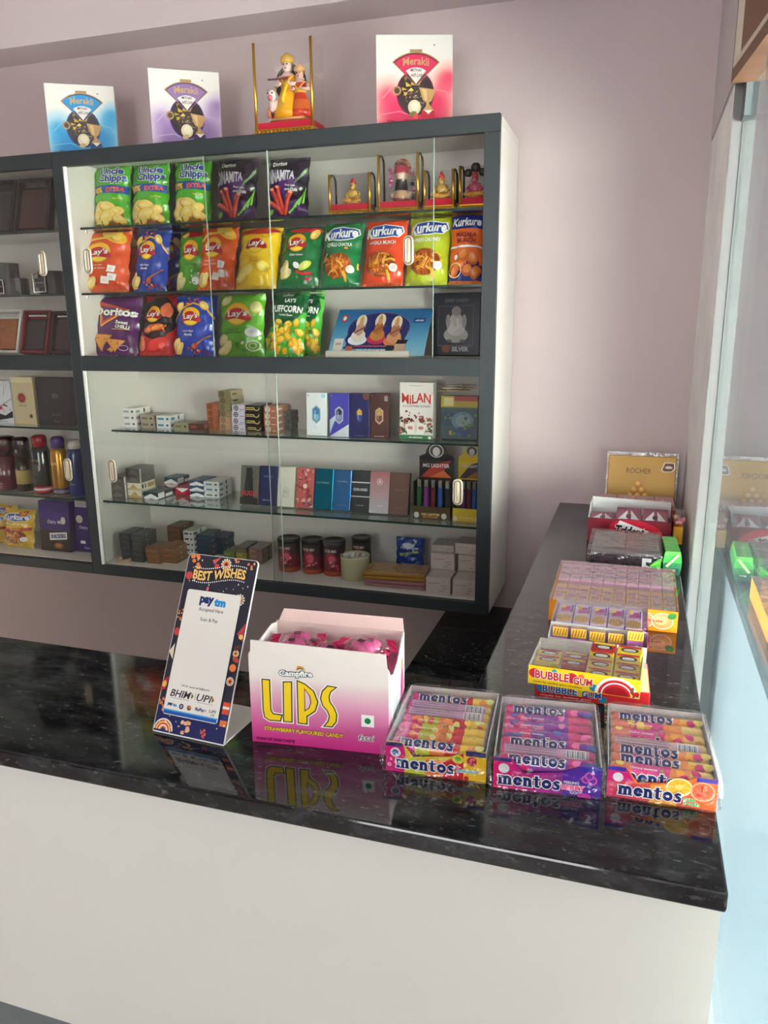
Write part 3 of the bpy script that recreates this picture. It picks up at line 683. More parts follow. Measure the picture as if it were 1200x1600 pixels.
stand('boxed_idol', 'black gift box with a silver seated idol picture', 'gift box', (675, 748, 557, 459), -.10, S3, .03, (22, 26, 40), lambda a: (
    a.stroke([(-.38, .2), (-.38, 1.0), (.36, 1.02), (.36, .2)], .012, (96, 98, 106)), a.stroke([(-.38, .2), (.36, .2)], .012, (96, 98, 106)),
    a.ell(0, .42, .26, .16, (168, 164, 158)), a.ell(0, .56, .19, .16, (196, 192, 186)), a.ell(-.17, .70, .05, .14, (150, 146, 142)), a.ell(.17, .70, .05, .14, (150, 146, 142)), a.ell(0, .74, .13, .13, (184, 180, 174)), a.ell(0, .90, .10, .10, (150, 144, 140)), a.stroke([(.02, .76), (.05, .6), (-.05, .5)], .05, (210, 206, 200)),
    a.ell(-.14, .30, .06, .03, (90, 86, 84)), a.ell(.14, .30, .06, .03, (90, 86, 84)), a.ell(-.2, .14, .10, .08, (120, 66, 36)), a.text('SILVER', .1, .13, .10, (170, 170, 172), w=.36, bold=.04), a.text('SHREE GANESH', 0, 1.12, .07, (110, 112, 120), w=.5, bold=.03)), .08)

# ---- acrylic cases with small idols
RUBY = mat('red_velvet', (196, 22, 52), .85)
CASEG = mat('gilded_plastic', (206, 160, 62), .28, .85)
def figure(mb, x, y, z, s, robe, crown, skin=(226, 170, 140), lean=0.):
    """a small standing painted figurine: flared robe, torso, arms, head with face and crown"""
    pr = [(.0, .30, .24), (.14, .27, .22), (.35, .19, .16), (.50, .13, .11), (.60, .16, .12), (.70, .18, .12), (.76, .10, .09), (.80, .055, .055)]
    mb.loft([[(x+lean*h*s+rx*s*math.cos(2*PI*j/12), y+ry*s*math.sin(2*PI*j/12), z+h*s) for j in range(12)] for h, rx, ry in pr], [robe, mixc(robe, (250, 200, 60), .3), robe, (230, 180, 70), mixc(robe, (120, 20, 20), .3), skin, skin])
    hx = x+lean*.9*s
    mb.ball((hx, y-.01*s, z+.88*s), .105*s, skin, 10, 6, (.85, .9, 1.05))
    for e in (-1, 1): mb.ball((hx+e*.035*s, y-.10*s, z+.90*s), .016*s, (30, 24, 24), 6, 4)
    mb.ball((hx, y-.105*s, z+.865*s), .014*s, mixc(skin, (180, 90, 70), .4), 6, 4); mb.box((hx-.025*s, y-.104*s, z+.83*s), (hx+.025*s, y-.094*s, z+.842*s), (190, 40, 50))
    mb.lathe([(.115*s, 0), (.135*s, .04*s), (.125*s, .09*s), (.08*s, .14*s), (.03*s, .175*s)], 10, crown, (hx, y, z+.93*s))
    for e in (-1, 1):
        mb.tube([(hx+e*.17*s, y, z+.70*s), (hx+e*.22*s, y-.06*s, z+.56*s), (hx+e*.10*s, y-.16*s, z+.56*s)], [.05*s, .042*s, .032*s], 7, skin)
        mb.ball((hx+e*.09*s, y-.17*s, z+.565*s), .036*s, skin, 6, 4)
    mb.tube([(hx-.14*s, y-.06*s, z+.72*s), (hx, y-.15*s, z+.55*s), (hx+.14*s, y-.06*s, z+.72*s)], .018*s, 6, (250, 206, 90))
def idol_case(name, label, px, yp, zb, kind, hoops=True, depth=.07):
    xc, w, H = fit(*px, yp, zb); t = thing(name, label, 'idol', (xc, yp, zb), group='idols in clear cases')
    MB().box((-w/2, 0, 0), (w/2, depth, .014)).box((-w/2+.003, .003, .014), (w/2-.003, depth-.003, .020)).build('gilded_base', CASEG, t, bevel=.002)
    bd = MB(); nb = 15
    for i in range(nb): bd.ball((-w/2+w*(i+.5)/nb, -.0015, .0105), w/nb*.42, (0, 0, 0), 6, 4)
    tag(bd.build('beaded_edge', CASEG, t, True), kind='stuff')
    MB().box((-w/2+.008, .006, .020), (w/2-.008, depth-.006, .036)).build('velvet_pad', RUBY, t)
    top_ = H-.004
    for e in (-1, 1):
        MB().tube([(e*(w/2-.006), .005, .018), (e*(w/2-.006), .005, top_)], .0042, 8).build('gilded_post', CASEG, t, True)
    MB().box((-w/2+.006, .005, .018), (w/2-.006, depth-.005, top_-.002), skip='b').build('acrylic_cover', ACRYL, t)
    if hoops:
        for e in (-1, 1):
            P = [(e*(w/2-.006), .008+.048*(1-math.cos(q))/2, top_-.02+.022*math.sin(q)) for q in np.linspace(0, PI, 9)]+[(e*(w/2-.006), depth-.012, .03)]
            MB().tube(P, .003, 7).build('dark_arch', mat('dark_bronze', (70, 58, 44), .35, .7), t, True)
    fg = MB(); y = depth*.55
    if kind == 'pair':
        fg.box((-.056, y-.022, .036), (.052, y+.024, .046), (176, 110, 90)); fg.box((-.050, y-.026, .046), (.048, y+.022, .052), (226, 170, 110))
        nn = 18; cc = (-.006, .036+.58*(H-.05))
        fg.loft([[(cc[0]+.047*math.cos(2*PI*i/nn), yy, cc[1]+.050*math.sin(2*PI*i/nn)) for i in range(nn)] for yy in (y+.016, y+.021)], (66, 68, 62))
        for i in range(7): q = .2+i*.45; fg.ball((cc[0]+.041*math.cos(q), y+.0145, cc[1]+.044*math.sin(q)), .0024, (236, 236, 226), 6, 4)
        figure(fg, -.006, y-.002, .052, .150, (236, 168, 28), (224, 178, 80), (236, 206, 196)); figure(fg, .032, y-.006, .052, .122, (206, 66, 40), (216, 160, 90), (232, 186, 170))
        # cow beside them: body, legs, neck, head, horns
        fg.tube([(-.050, y+.006, .078), (-.046, y-.012, .084), (-.044, y-.022, .098)], [.017, .019, .013], 8, (232, 208, 196)); fg.ball((-.044, y-.030, .108), .0135, (240, 232, 226), 8, 6, (.9, .9, 1.15)); fg.ball((-.044, y-.040, .101), .008, (214, 110, 120), 7, 5)
        for e in (-1, 1):
            fg.ball((-.044+e*.0065, y-.041, .112), .0024, (20, 20, 20), 6, 4); fg.tube([(-.044+e*.008, y-.028, .117), (-.044+e*.014, y-.028, .126)], [.003, .001], 6, (210, 180, 120))
            fg.tube([(-.050+e*.010, y-.018, .080), (-.050+e*.010, y-.018, .054)], .0045, 6, (214, 120, 60)); fg.tube([(-.052+e*.010, y+.010, .078), (-.052+e*.010, y+.010, .054)], .0045, 6, (206, 90, 50))
        fg.tube([(-.058, y-.02, .152), (-.02, y-.024, .150), (.004, y-.024, .152)], .0022, 6, (120, 60, 90)); fg.tube([(.0, y-.02, .056), (-.012, y-.026, .10), (.002, y-.024, .142)], .006, 7, (250, 196, 40))
    elif kind == 'shrine':
        fg.lathe([(.022, 0), (.026, .01), (.020, .03), (.016, .06), (.024, .075), (.018, .095), (.008, .105)], 12, [(150, 90, 80), (190, 150, 120), (60, 50, 56), (200, 170, 150), (176, 60, 80), (120, 60, 50)], (0, y, .036))
        nn = 16
        fg.loft([[(.026*math.cos(2*PI*i/nn), yy, .128+.026*math.sin(2*PI*i/nn)) for i in range(nn)] for yy in (y+.010, y+.014)], (206, 150, 120))
        for i in range(10): fg.ball((.022*math.cos(i*.63), y+.008, .128+.022*math.sin(i*.63)), .004, (226, 190, 160) if i % 2 else (190, 80, 90), 6, 4)
        for i in range(5): fg.ball((-.034+.003*(i % 2), y, .085+.010*i), .006, (226, 110, 160), 6, 4)
        for i in range(6): fg.ball((.036-.004*(i % 2), y, .045+.013*i), .0065, ((60, 80, 70), (190, 150, 130), (220, 120, 140))[i % 3], 6, 4)
        for e in (-1, 1): fg.ball((e*.024, y-.004, .055), .011, (196, 170, 150), 7, 5)
    else:
        sk = (208, 168, 90) if kind == 'gold' else (190, 90, 110)
        fg.lathe([(.022, 0), (.024, .006), (.015, .016)], 12, (176, 130, 60), (0, y, .036)); fg.ball((0, y, .064), .016, sk, 9, 6, (1.1, .8, 1)); fg.ball((0, y-.004, .086), .010, sk, 9, 6); fg.lathe([(.010, 0), (.008, .008), (.002, .018)], 8, (206, 60, 60), (0, y, .092))
        for e in (-1, 1):
            fg.tube([(e*.012, y, .074), (e*.022, y-.006, .062), (e*.012, y-.014, .056)], .0042, 6, sk); fg.tube([(e*.012, y-.006, .052), (e*.024, y-.014, .048), (0, y-.02, .047)], .006, 6, (206, 150, 60)); fg.ball((e*.0035, y-.0135, .088), .0016, (24, 20, 20), 5, 4)
        if kind == 'dark':
            for e in (-1, 1): fg.ball((e*.020, y+.004, .105), .012, (60, 62, 60), 7, 5)
            fg.ball((0, y+.006, .118), .014, (70, 66, 60), 7, 5)
    fg.build('figurine', PLAST, t, True)
    return t
idol_case('idol_case', 'clear idol case with dark arches and small gold idol, beside the purple bag', (512, 580, 344, 268), -.20, S1, 'gold')
idol_case('idol_case', 'tallest clear idol case in the cabinet with jewelled shrine figure', (588, 655, 343, 237), -.20, S1, 'shrine')
idol_case('idol_case', 'small clear idol case with gold idol on red pad, beside the tallest case', (659, 710, 340, 262), -.20, S1, 'gold')
idol_case('idol_case', 'clear idol case with dark flower figure next to the cabinet stile', (714, 760, 337, 255), -.19, S1, 'dark')
ZC = ZCT
idol_case('idol_case', 'clear case with couple and cow figurine standing on top of the cabinet', (397, 491, 208, 58), -.285, ZC, 'pair', False, .10)

# ---- three chocolate gift boxes on top of the cabinet
def gift(tone, tone2, dark, flav):
    def f(a):
        H = a.H; a.L = .06
        bl = [(-.35, .40, .30), (.30, .35, .38), (.05, .08, .45), (-.2, .1, .35), (.45, .62, .22)]
        def wash(u, v):
            s_ = sum(max(0, 1-math.hypot(u-x, v-y)/r) for x, y, r in bl)*1.15+max(0, .55-v)*1.0+.10*math.sin(9*u+5*v)*max(0, .7-v)
            return mixc((240, 236, 230), mixc(tone2, tone, s_-.5), s_*1.05)
        a.rect(-.5, 0, .5, H, wash); a.L = None
        for pts in (((-.42, .36), (-.3, .48), (-.18, .52)), ((.28, .46), (.42, .44), (.48, .3)), ((-.45, .16), (-.2, .2), (0, .14))): a.stroke(pts, .012, mixc(tone, WHT, .45))
        cx, cy = .02, .58
        a.ell(cx-.01, .42, .25, .275, dark, n=26); a.ell(cx-.01, .42, .23, .255, (58, 46, 50), n=26)
        R = random.Random(9)
        for i in range(60):
            q = R.uniform(0, 2*PI); r = R.uniform(0, .21); x, y = cx-.01+r*math.cos(q), .42+r*1.1*math.sin(q)
            a.poly([(x+R.uniform(-.05, .05), y+R.uniform(-.04, .04)) for _ in range(3)], R.choice([(150, 120, 50), (210, 170, 60), (110, 90, 90), (236, 206, 110), (70, 56, 60), (140, 130, 130)])); a.k -= .8
        a.k += 2
        def fan(r0, r1, a0, a1, c, oy=cy):
            P = [(cx+r1*math.cos(q), oy+r1*math.sin(q)*.92) for q in np.linspace(a0, a1, 14)]+[(cx+r0*math.cos(q), oy+r0*math.sin(q)*.92) for q in np.linspace(a1, a0, 14)]
            a.poly(P, c)
        y0 = .53
        for e in (1, -1): a.poly([(cx+e*.05, y0+.02), (cx+e*.27, y0+.27), (cx+e*.25, y0+.30), (cx+e*.22, y0+.31), (cx, y0+.07)], (54, 28, 30)); a.stroke([(cx+e*.12, y0+.10), (cx+e*.26, y0+.26)], .02, (196, 150, 90))
        fan(.01, .435, math.radians(44), math.radians(136), (190, 150, 90), y0-.02); fan(.02, .42, math.radians(46), math.radians(134), dark, y0-.02)
        fan(.19, .405, math.radians(47), math.radians(133), tone, y0-.02); fan(.0, .215, math.radians(52), math.radians(128), (236, 230, 224), y0)
        a.rect(cx-.08, y0+.375, cx+.08, y0+.41, (176, 146, 96))
        a.text('Merakii', cx, y0+.275, .095, (206, 170, 110), w=.34, bold=.02, warp=lambda x, y: (x, y-.6*(x-cx)**2))
        a.text('MITHAI', cx, y0+.165, .035, (70, 50, 50), w=.14, bold=.02); a.text('with Love', cx+.01, y0+.11, .055, (90, 50, 60), w=.15, bold=.01, slant=.3)
        a.ell(-.23, .45, .058, .058, (176, 140, 90), n=14); a.ell(-.23, .45, .036, .036, (96, 70, 50), n=12)
        a.poly([(.06, .49), (.28, .46), (.23, .33), (.19, .30), (.22, .25), (.27, .20), (.10, .20), (.15, .26), (.16, .30), (.11, .34)], (196, 156, 100)); a.poly([(.10, .47), (.16, .46), (.165, .33), (.14, .33)], (222, 190, 130))
        a.poly([(.10, .21), (.26, .21), (.275, .12), (.09, .12)], dark if flav != 'STRAWBERRY' else (206, 24, 52)); a.poly([(.13, .215), (.24, .215), (.185, .165)], WHT)
        a.ell(.0, .25, .085, .09, (226, 214, 178)); a.ell(.01, .26, .055, .055, (240, 232, 206)); a.ell(-.02, .17, .05, .03, (120, 140, 60) if flav == 'STRAWBERRY' else (206, 180, 120), .3)
        if flav == 'STRAWBERRY': a.ell(.02, .14, .032, .04, (236, 96, 80))
        a.text(flav, 0, .085, .035, mixc(dark, (90, 30, 40), .5), w=.27, bold=.012); a.text('Flavoured Sweet', 0, .045, .022, mixc(dark, (90, 30, 40), .5), w=.30); a.text('24 Pieces', -.31, .085, .03, dark, w=.11); a.ell(.26, H-.12, .012, .012, (150, 150, 140), n=8)
    return f
WRAPT = clear_mat('tight_shrink_wrap', (.985, .985, .985), .06, 1.4, .9, .015, bump=(14, .25))
for lb, loc, yaw, tone, tone2, dark, flav, h in (
        ('white and sky blue square chocolate gift box standing on the cabinet', (-1.156, -.22, ZC), .52, (36, 150, 214), (120, 196, 232), (30, 70, 120), 'BLUEBERRY', .205),
        ('white and pale purple square chocolate gift box standing on the cabinet', (-.795, -.215, ZC), .56, (150, 120, 176), (206, 184, 214), (66, 40, 110), 'BLACKBERRY', .212),
        ('white and strawberry pink square chocolate gift box standing on the cabinet', (-.092, -.240, ZC), .33, (224, 50, 96), (240, 150, 140), (110, 30, 50), 'STRAWBERRY', .222)):
    t = thing('gift_box', lb, 'gift box', loc, (0, 0, yaw), 'gift boxes on top of the cabinet'); w = .2
    carton(t, w, .055, h, (236, 233, 228), cols=dict(l=(196, 196, 196)))
    a = Art(lambda u, v, h_: (u*w, -h_, v*w)); a.H = h/w; a.dh = .00002; gift(tone, tone2, dark, flav)(a); a.build('printed_front', PRINT, t)
    MB().box((-w/2-.0015, -.0065, .0005), (w/2+.0015, .0565, h+.0015), skip='b').build('shrink_wrap', WRAPT, t)

# ================================================================== lower half: cigarette packs, perfumes and small goods
_PK = {}
def pack_mesh(style, body, band, w=.0545, d=.086, h=.0225, sidec=None):
    k = (style, body, band, w, h)
    if k in _PK: return _PK[k]
    mb = MB(); mb.box((-w/2, 0, 0), (w/2, d, h*.94), body, dict(r=sidec or mixc(body, WHT, .15), t=mixc(body, (190, 186, 180), .25)))
    f = lambda x0, z0, x1, z1, c, e=.0003: mb.face([(x0*w, -e, z0*h), (x1*w, -e, z0*h), (x1*w, -e, z1*h), (x0*w, -e, z1*h)], c)
    g = lambda y0, z0, y1, z1, c: mb.face([(w/2+.0003, y0*d, z0*h), (w/2+.0003, y1*d, z0*h), (w/2+.0003, y1*d, z1*h), (w/2+.0003, y0*d, z1*h)], c)
    disc = lambda x, z, r, c, e=.0005: mb.face([(x*w+r*math.cos(q*PI/5), -e, z*h+r*math.sin(q*PI/5)) for q in range(10)], c)
    if style == 'plain':
        f(-.4, .3, .02, .62, band); f(.2, .3, .36, .62, mixc(band, BLK, .5)); g(.05, .25, .3, .65, band); g(.55, .2, .64, .8, BLK)
    elif style == 'ring':
        disc(-.2, .47, h*.40, band); disc(-.2, .47, h*.26, body, .0007); disc(-.2, .47, h*.15, band, .0009); f(.1, .2, .44, .3, mixc(band, WHT, .4)); g(.1, .3, .5, .6, band)
    elif style == 'chevron':
        f(-.5, .02, .5, .3, WHT); mb.face([(-.5*w, -.0005, .3*h), (.5*w, -.0005, .3*h), (0, -.0005, .75*h)], WHT); f(-.14, .06, .14, .16, band, .0006); g(.0, .1, .42, .85, WHT); g(.5, .1, .98, .5, WHT)
    elif style == 'rchevron':
        mb.face([(-.5*w, -.0005, .9*h), (0, -.0005, .35*h), (.5*w, -.0005, .9*h)], WHT); f(-.3, .08, .3, .16, mixc(body, BLK, .3))
    elif style == 'gold':
        f(-.5, .05, .5, .22, band); mb.face([(-.28*w, -.0005, .25*h), (.28*w, -.0005, .25*h), (0, -.0005, .8*h)], band); g(.5, .15, .95, .7, mixc(band, (200, 120, 60), .4)); g(.1, .2, .2, .7, BLK); g(.3, .2, .36, .7, BLK)
    elif style == 'stripe':
        f(-.46, .5, .1, .62, band); f(-.46, .25, .1, .37, band)
        for r, c in ((.46, band), (.34, body)): mb.face([(.24*w+r*h*1.1*math.cos(q), -.0006-.0001*(c == body), .62*h+r*h*1.1*math.sin(q)) for q in np.linspace(PI*1.0, PI*2.0, 8)], c)
    elif style == 'block':
        f(-.4, .2, .4, .5, band); g(.1, .2, .9, .5, band); g(.3, .55, .42, .8, mixc(band, WHT, .5))
    elif style == 'dark':
        mb.face([(-.4*w, -.0005, .15*h), (.4*w, -.0005, .15*h), (.25*w, -.0005, .55*h), (-.1*w, -.0005, .75*h)], band); g(.0, .0, .10, .9, (214, 212, 208)); g(.3, .2, .7, .6, band)
    me = mb.mesh('cigarette_pack', PRINT); _PK[k] = me; return me
def stack(px, py, zs, styles, label, yoff=0., h=.0225, w=.0545, ymin=-.2, jit=.004, yaw=0.):
    """a pile of flat packs, each a thing of its own; styles from bottom to top"""
    p = at(px, py, z=zs); x0 = p.x+w/2; y0 = max(p.y, ymin)+yoff
    R = random.Random(int(px*7+py)); n = len(styles); z = zs
    for i, (st, body, band, lb) in enumerate(styles):
        o = bpy.data.objects.new('cigarette_pack', pack_mesh(st, body, band, w, h=h)); COL.objects.link(o)
        o.location = (x0+R.uniform(-jit, jit)*.5, y0+R.uniform(0, jit), z+.0002); o.rotation_euler = (0, 0, yaw+R.uniform(-.03, .03)); z += h*.94+.0004
        tag(o, ({0: 'lowest ', n-1: 'topmost ', 1: 'second-lowest ', n-2: 'second-highest '}.get(i, 'middle ') if n > 1 and not (n == 3 and i == 1) else 'middle ' if n == 3 else '')+lb+' '+label, 'cigarette pack', 'cigarette packs piled on the lower shelves')
def rep(n, *s): return [tuple(s)]*n
TAN, OLV = (176, 164, 140), (150, 140, 96)
UP = S4
stack(192, 667, UP, rep(3, 'plain', (232, 230, 224), (150, 160, 172), 'white cigarette pack'), 'in the end pile of the upper glass shelf')
stack(219.5, 668, UP, rep(2, 'plain', (168, 158, 136), (120, 112, 96), 'taupe cigarette pack'), 'in a pile of two beside the white end pile')
stack(245, 669, UP, rep(2, 'plain', (234, 234, 230), (60, 150, 178), 'white and teal cigarette pack'), 'in a pile of two beside the taupe packs')
stack(271, 671, UP, rep(1, 'plain', (160, 156, 124), (120, 124, 80), 'olive cigarette pack'), 'lying alone beside the white and teal pair')
stack(297, 671.5, UP, rep(1, 'plain', (92, 44, 36), (150, 90, 70), 'dark maroon cigarette pack'), 'lying alone between olive and orange packs', yoff=-.004)
stack(321, 671, UP, rep(4, 'ring', (178, 104, 62), (90, 52, 36), 'rust orange cigarette pack'), 'in the pile of four beside the maroon pack', w=.046, yoff=.012)
stack(342, 672, UP, rep(2, 'ring', (190, 150, 116), (110, 90, 74), 'beige cigarette pack')+rep(4, 'ring', (150, 136, 96), (84, 80, 60), 'olive gold cigarette pack'), 'in the tallest pile of the upper glass shelf', w=.046, yoff=.008)
stack(363, 673, UP, rep(4, 'ring', (206, 198, 214), (48, 40, 52), 'lilac cigarette pack with dark ring'), 'in the pile of four beside the tallest pile', w=.047)
stack(385, 674, UP, rep(4, 'stripe', (34, 32, 32), (214, 190, 110), 'black and gold striped cigarette pack'), 'in the pile of four beside the lilac packs', w=.055)
stack(413, 676, UP, rep(4, 'ring', (176, 110, 78), (226, 222, 214), 'brown cigarette pack'), 'in the pile of four beside the black packs', w=.044)
stack(433, 674, UP, rep(3, 'plain', (104, 102, 100), (140, 136, 132), 'charcoal grey cigarette pack'), 'in the pile ending the row of packs', w=.040, yoff=.02)
ML = S5; DK = (92, 86, 82)
stack(174, 777, ML, rep(3, 'dark', DK, (120, 112, 106), 'dark grey cigarette pack'), 'in the pile of three on the middle glass shelf', h=.0255, ymin=-.27)
stack(199, 777, ML, rep(2, 'gold', (230, 224, 208), (190, 160, 80), 'cream and gold cigarette pack')+rep(2, 'dark', DK, (120, 112, 106), 'dark grey cigarette pack'), 'in the pile of four on the middle shelf', h=.0265, ymin=-.27)
stack(224, 780, ML, rep(1, 'chevron', (34, 66, 78), (120, 140, 150), 'dark teal cigarette pack with white chevron'), 'lying alone at the front of the shelf', h=.026, ymin=-.27)
stack(250, 770, ML, rep(1, 'rchevron', (180, 40, 60), (180, 40, 60), 'crimson cigarette pack')+rep(1, 'chevron', (52, 82, 100), (130, 150, 160), 'slate blue cigarette pack with chevron'), 'in the pile behind the teal pack', h=.026, ymin=-.27, yoff=.03)
stack(274.5, 773, ML, rep(1, 'rchevron', (196, 40, 64), (180, 40, 60), 'red cigarette pack with white notch'), 'lying alone beside the blue pile', h=.027, ymin=-.27)
stack(297, 776, ML, rep(3, 'chevron', (62, 84, 120), (90, 130, 170), 'blue cigarette pack with white chevron'), 'in the pile of three beside the white pile', h=.020, ymin=-.27)
stack(321, 777, ML, rep(3, 'plain', (226, 226, 222), (90, 150, 160), 'white and teal cigarette pack'), 'in the pile of three next to the perfume boxes', h=.019, ymin=-.27)
FL = S6
stack(190, 876, FL, rep(5, 'block', (66, 66, 66), (84, 84, 84), 'dark grey cigarette pack'), 'in the outer column of the cabinet floor block', w=.040, ymin=-.28, h=.0205)
stack(208, 878, FL, rep(5, 'block', (70, 70, 70), (90, 90, 90), 'dark grey cigarette pack'), 'in the inner column of the cabinet floor block', w=.040, ymin=-.28, h=.0205)
stack(190, 857, FL, rep(5, 'block', (62, 62, 62), (80, 80, 80), 'dark grey cigarette pack'), 'in the rear column of the cabinet floor block', w=.040, ymin=-.28, h=.0205, yoff=.005)
stack(229, 880, FL, rep(3, 'block', (126, 84, 52), (150, 104, 66), 'brown cigarette pack'), 'in the low brown pile beside the dark block', w=.052, ymin=-.28, h=.0195)
stack(255, 879, FL, rep(3, 'block', (134, 90, 56), (160, 110, 70), 'brown cigarette pack'), 'in the low brown pile beside the black and white pile', w=.052, ymin=-.28, h=.0195)
stack(262, 864, FL, rep(5, 'block', (120, 84, 56), (140, 98, 64), 'brown cigarette pack'), 'in the tall pile behind the low brown piles', w=.052, ymin=-.28, h=.0205, yoff=.004)
stack(289, 872, FL, rep(5, 'plain', (206, 204, 198), (60, 60, 64), 'white and black cigarette pack'), 'in the pile of five on the cabinet floor', w=.038, ymin=-.28, h=.0205)
stack(307, 871, FL, rep(4, 'block', (42, 56, 66), (40, 70, 110), 'dark blue cigarette pack'), 'in the pile beside the black and white pile', w=.050, ymin=-.28, h=.0215)
stack(326, 868, FL, rep(3, 'block', (36, 50, 58), (36, 64, 100), 'dark blue cigarette pack'), 'in the pile behind the payment stand top', w=.046, ymin=-.28, h=.0215, yoff=.02)
stack(350, 878, FL, rep(2, 'plain', (104, 118, 62), (130, 150, 70), 'moss green cigarette pack'), 'in the pile of two on the cabinet floor', w=.040, ymin=-.28, h=.019)
stack(369, 879, FL, rep(2, 'plain', (150, 140, 62), (180, 160, 80), 'mustard cigarette pack')+rep(1, 'block', (100, 92, 76), (120, 110, 90), 'grey brown cigarette pack'), 'in the pile beside the moss green pair', w=.040, ymin=-.28, h=.019)
stack(390, 881, FL, rep(3, 'plain', (134, 104, 92), (160, 130, 120), 'dusty pink cigarette pack'), 'in the last pile before the tins', w=.046, ymin=-.28, h=.019)
# a roll of parcel tape lying on the floor of the cabinet
p = at(186, 881, z=FL)
tr = thing('tape_roll', 'tan tape roll lying flat beside the dark block of packs', 'tape', (p.x, max(p.y, -.27), FL))
MB().lathe([(.026, 0), (.026, .012), (.019, .012), (.019, 0)], 20, (196, 160, 130), cap0=False, cap1=False).build('tape', PLAST, tr, True)
MB().lathe([(.019, 0), (.019, .012), (.0175, .012), (.0175, 0)], 20, (226, 214, 196), cap0=False, cap1=False).build('core', PAPER, tr, True)

# ---- pocket perfumes on the upper glass shelf
def vial(c1, c2, frame):
    def f(a):
        H = a.H; m = H/2
        a.poly([(0, m+.42), (.21, m+.26), (.21, m-.26), (0, m-.44), (-.21, m-.26), (-.21, m+.26)], frame); a.poly([(0, m+.36), (.17, m+.22), (.17, m-.22), (0, m-.37), (-.17, m-.22), (-.17, m+.22)], mixc(frame, BLK, .35))
        a.poly([(0, m+.32), (.13, m+.20), (.13, m+.02), (-.13, m+.02), (-.13, m+.20)], c1); a.poly([(-.13, m), (.13, m), (.13, m-.2), (0, m-.32), (-.13, m-.2)], c2); a.stroke([(-.06, m+.18), (-.06, m-.18)], .03, mixc(c2, WHT, .6))
        a.text('EAU DE PARFUM', 0, .10, .05, mixc(frame, WHT, .3), w=.5); a.rect(-.42, H-.16, -.36, H-.10, mixc(frame, BLK, .3))
    return f
def deco(base, extra):
    def f(a): extra(a); base(a)
    return f
vb = vial((40, 130, 200), (120, 190, 226), (150, 180, 200))
stand('perfume_box', 'white pocket perfume box with blue crystal bottle picture', 'perfume box', (479, 510, 676, 614), -.17, S4, .022, (232, 236, 238), deco(vb, lambda a: (a.ell(.36, a.H-.14, .12, .1, (170, 214, 236)), a.dots(7, -.4, .2, .4, .5, .02, .05, [(190, 224, 238)], 3))), .05, group='pocket perfumes on the upper glass shelf')
stand('perfume_box', 'violet and silver pocket perfume box with dark bottle picture', 'perfume box', (515, 545, 677, 615), -.17, S4, .022, (66, 66, 170), deco(vial((36, 40, 90), (130, 140, 190), (190, 196, 214)), lambda a: (a.poly([(-.5, .0), (.5, .62), (.5, .0)], (214, 218, 222)), a.poly([(-.5, .1), (-.5, .8), (.0, 1.2), (-.3, .6)], (190, 206, 224)))), .05, group='pocket perfumes on the upper glass shelf')
stand('perfume_box', 'navy pocket perfume box with gold and blue bottle picture', 'perfume box', (546, 577, 677, 615), -.17, S4, .022, (30, 34, 92), deco(vial((206, 160, 60), (50, 80, 150), (40, 50, 110)), lambda a: a.ell(.36, a.H-.12, .2, .18, (110, 66, 40))), .05, group='pocket perfumes on the upper glass shelf')
stand('perfume_box', 'dark brown pocket perfume box with gold outlined bottle picture', 'perfume box', (578, 607, 678, 615), -.17, S4, .022, (74, 40, 34), deco(vial((190, 150, 70), (110, 60, 40), (206, 180, 150)), lambda a: a.rect(.26, a.H-.4, .44, a.H-.14, (150, 150, 150))), .05, group='pocket perfumes on the upper glass shelf')
def milan(a):
    H = a.H
    a.text('MiLAN', 0, H-.46, .27, (206, 44, 30), w=.86, bold=.025, warp=lambda x, y: (x, y+.03*math.sin(9*x))); a.text('SUGARFREE SUPARI', 0, H-.68, .06, (120, 110, 106), w=.82, bold=.01); a.text('PREMIUM QUALITY', 0, H-.1, .03, (150, 140, 136), w=.4)
    a.dots(70, -.48, .16, -.1, .62, .02, .05, [(150, 40, 30), (90, 40, 30), (190, 80, 50), (60, 110, 50)], 3, 5); a.dots(70, .1, .16, .48, .62, .02, .05, [(150, 40, 30), (90, 40, 30), (190, 80, 50), (60, 110, 50)], 4, 5); a.dots(20, -.3, .5, .3, .82, .015, .045, [(150, 40, 30), (90, 40, 30)], 8, 4)
    for e in (-1, 1): a.poly([(e*.02, .16), (e*.24, .14), (e*.34, .42), (e*.06, .52)], (238, 234, 226)); a.ell(e*.16, .34, .08, .06, (222, 170, 160)); a.text('MiLAN', e*.16, .34, .05, (200, 60, 50), w=.13, bold=.03)
    a.rect(-.5, 0, .5, .13, (40, 120, 70)); a.text('100% VEGETARIAN', 0, .065, .05, WHT, w=.4); a.rect(.38, .03, .46, .10, WHT)
stand('mouth_freshener_box', 'white mouth freshener box with red lettering and brown nuts picture', 'carton', (624, 676, 691, 598), -.165, S4, .04, (226, 220, 214), milan, .03)
stand('game_carton', 'yellow and teal picture carton beside the cabinet stile', 'carton', (688, 745, 691, 620), -.14, S4, .05, (50, 84, 84), lambda a: (
    a.rect(-.5, a.H-.30, .5, a.H, (196, 170, 40)), a.rect(-.14, a.H-.13, .5, a.H, (180, 60, 60)), a.rect(-.42, a.H-.26, -.16, a.H-.05, (222, 206, 150)), a.ell(-.3, .56, .24, .2, (30, 70, 90)), a.ell(.1, .5, .3, .24, (90, 130, 150)), a.ell(.1, .5, .2, .16, (130, 150, 150)), a.ell(.1, .22, .26, .12, (40, 70, 130)), a.ell(-.2, .18, .07, .06, (190, 160, 60)), a.dots(26, -.46, .06, .46, .7, .02, .07, [(40, 90, 80), (70, 110, 90), (60, 100, 120), (110, 120, 70)], 6)), .04)
p = at(712, 618, y=-.12)
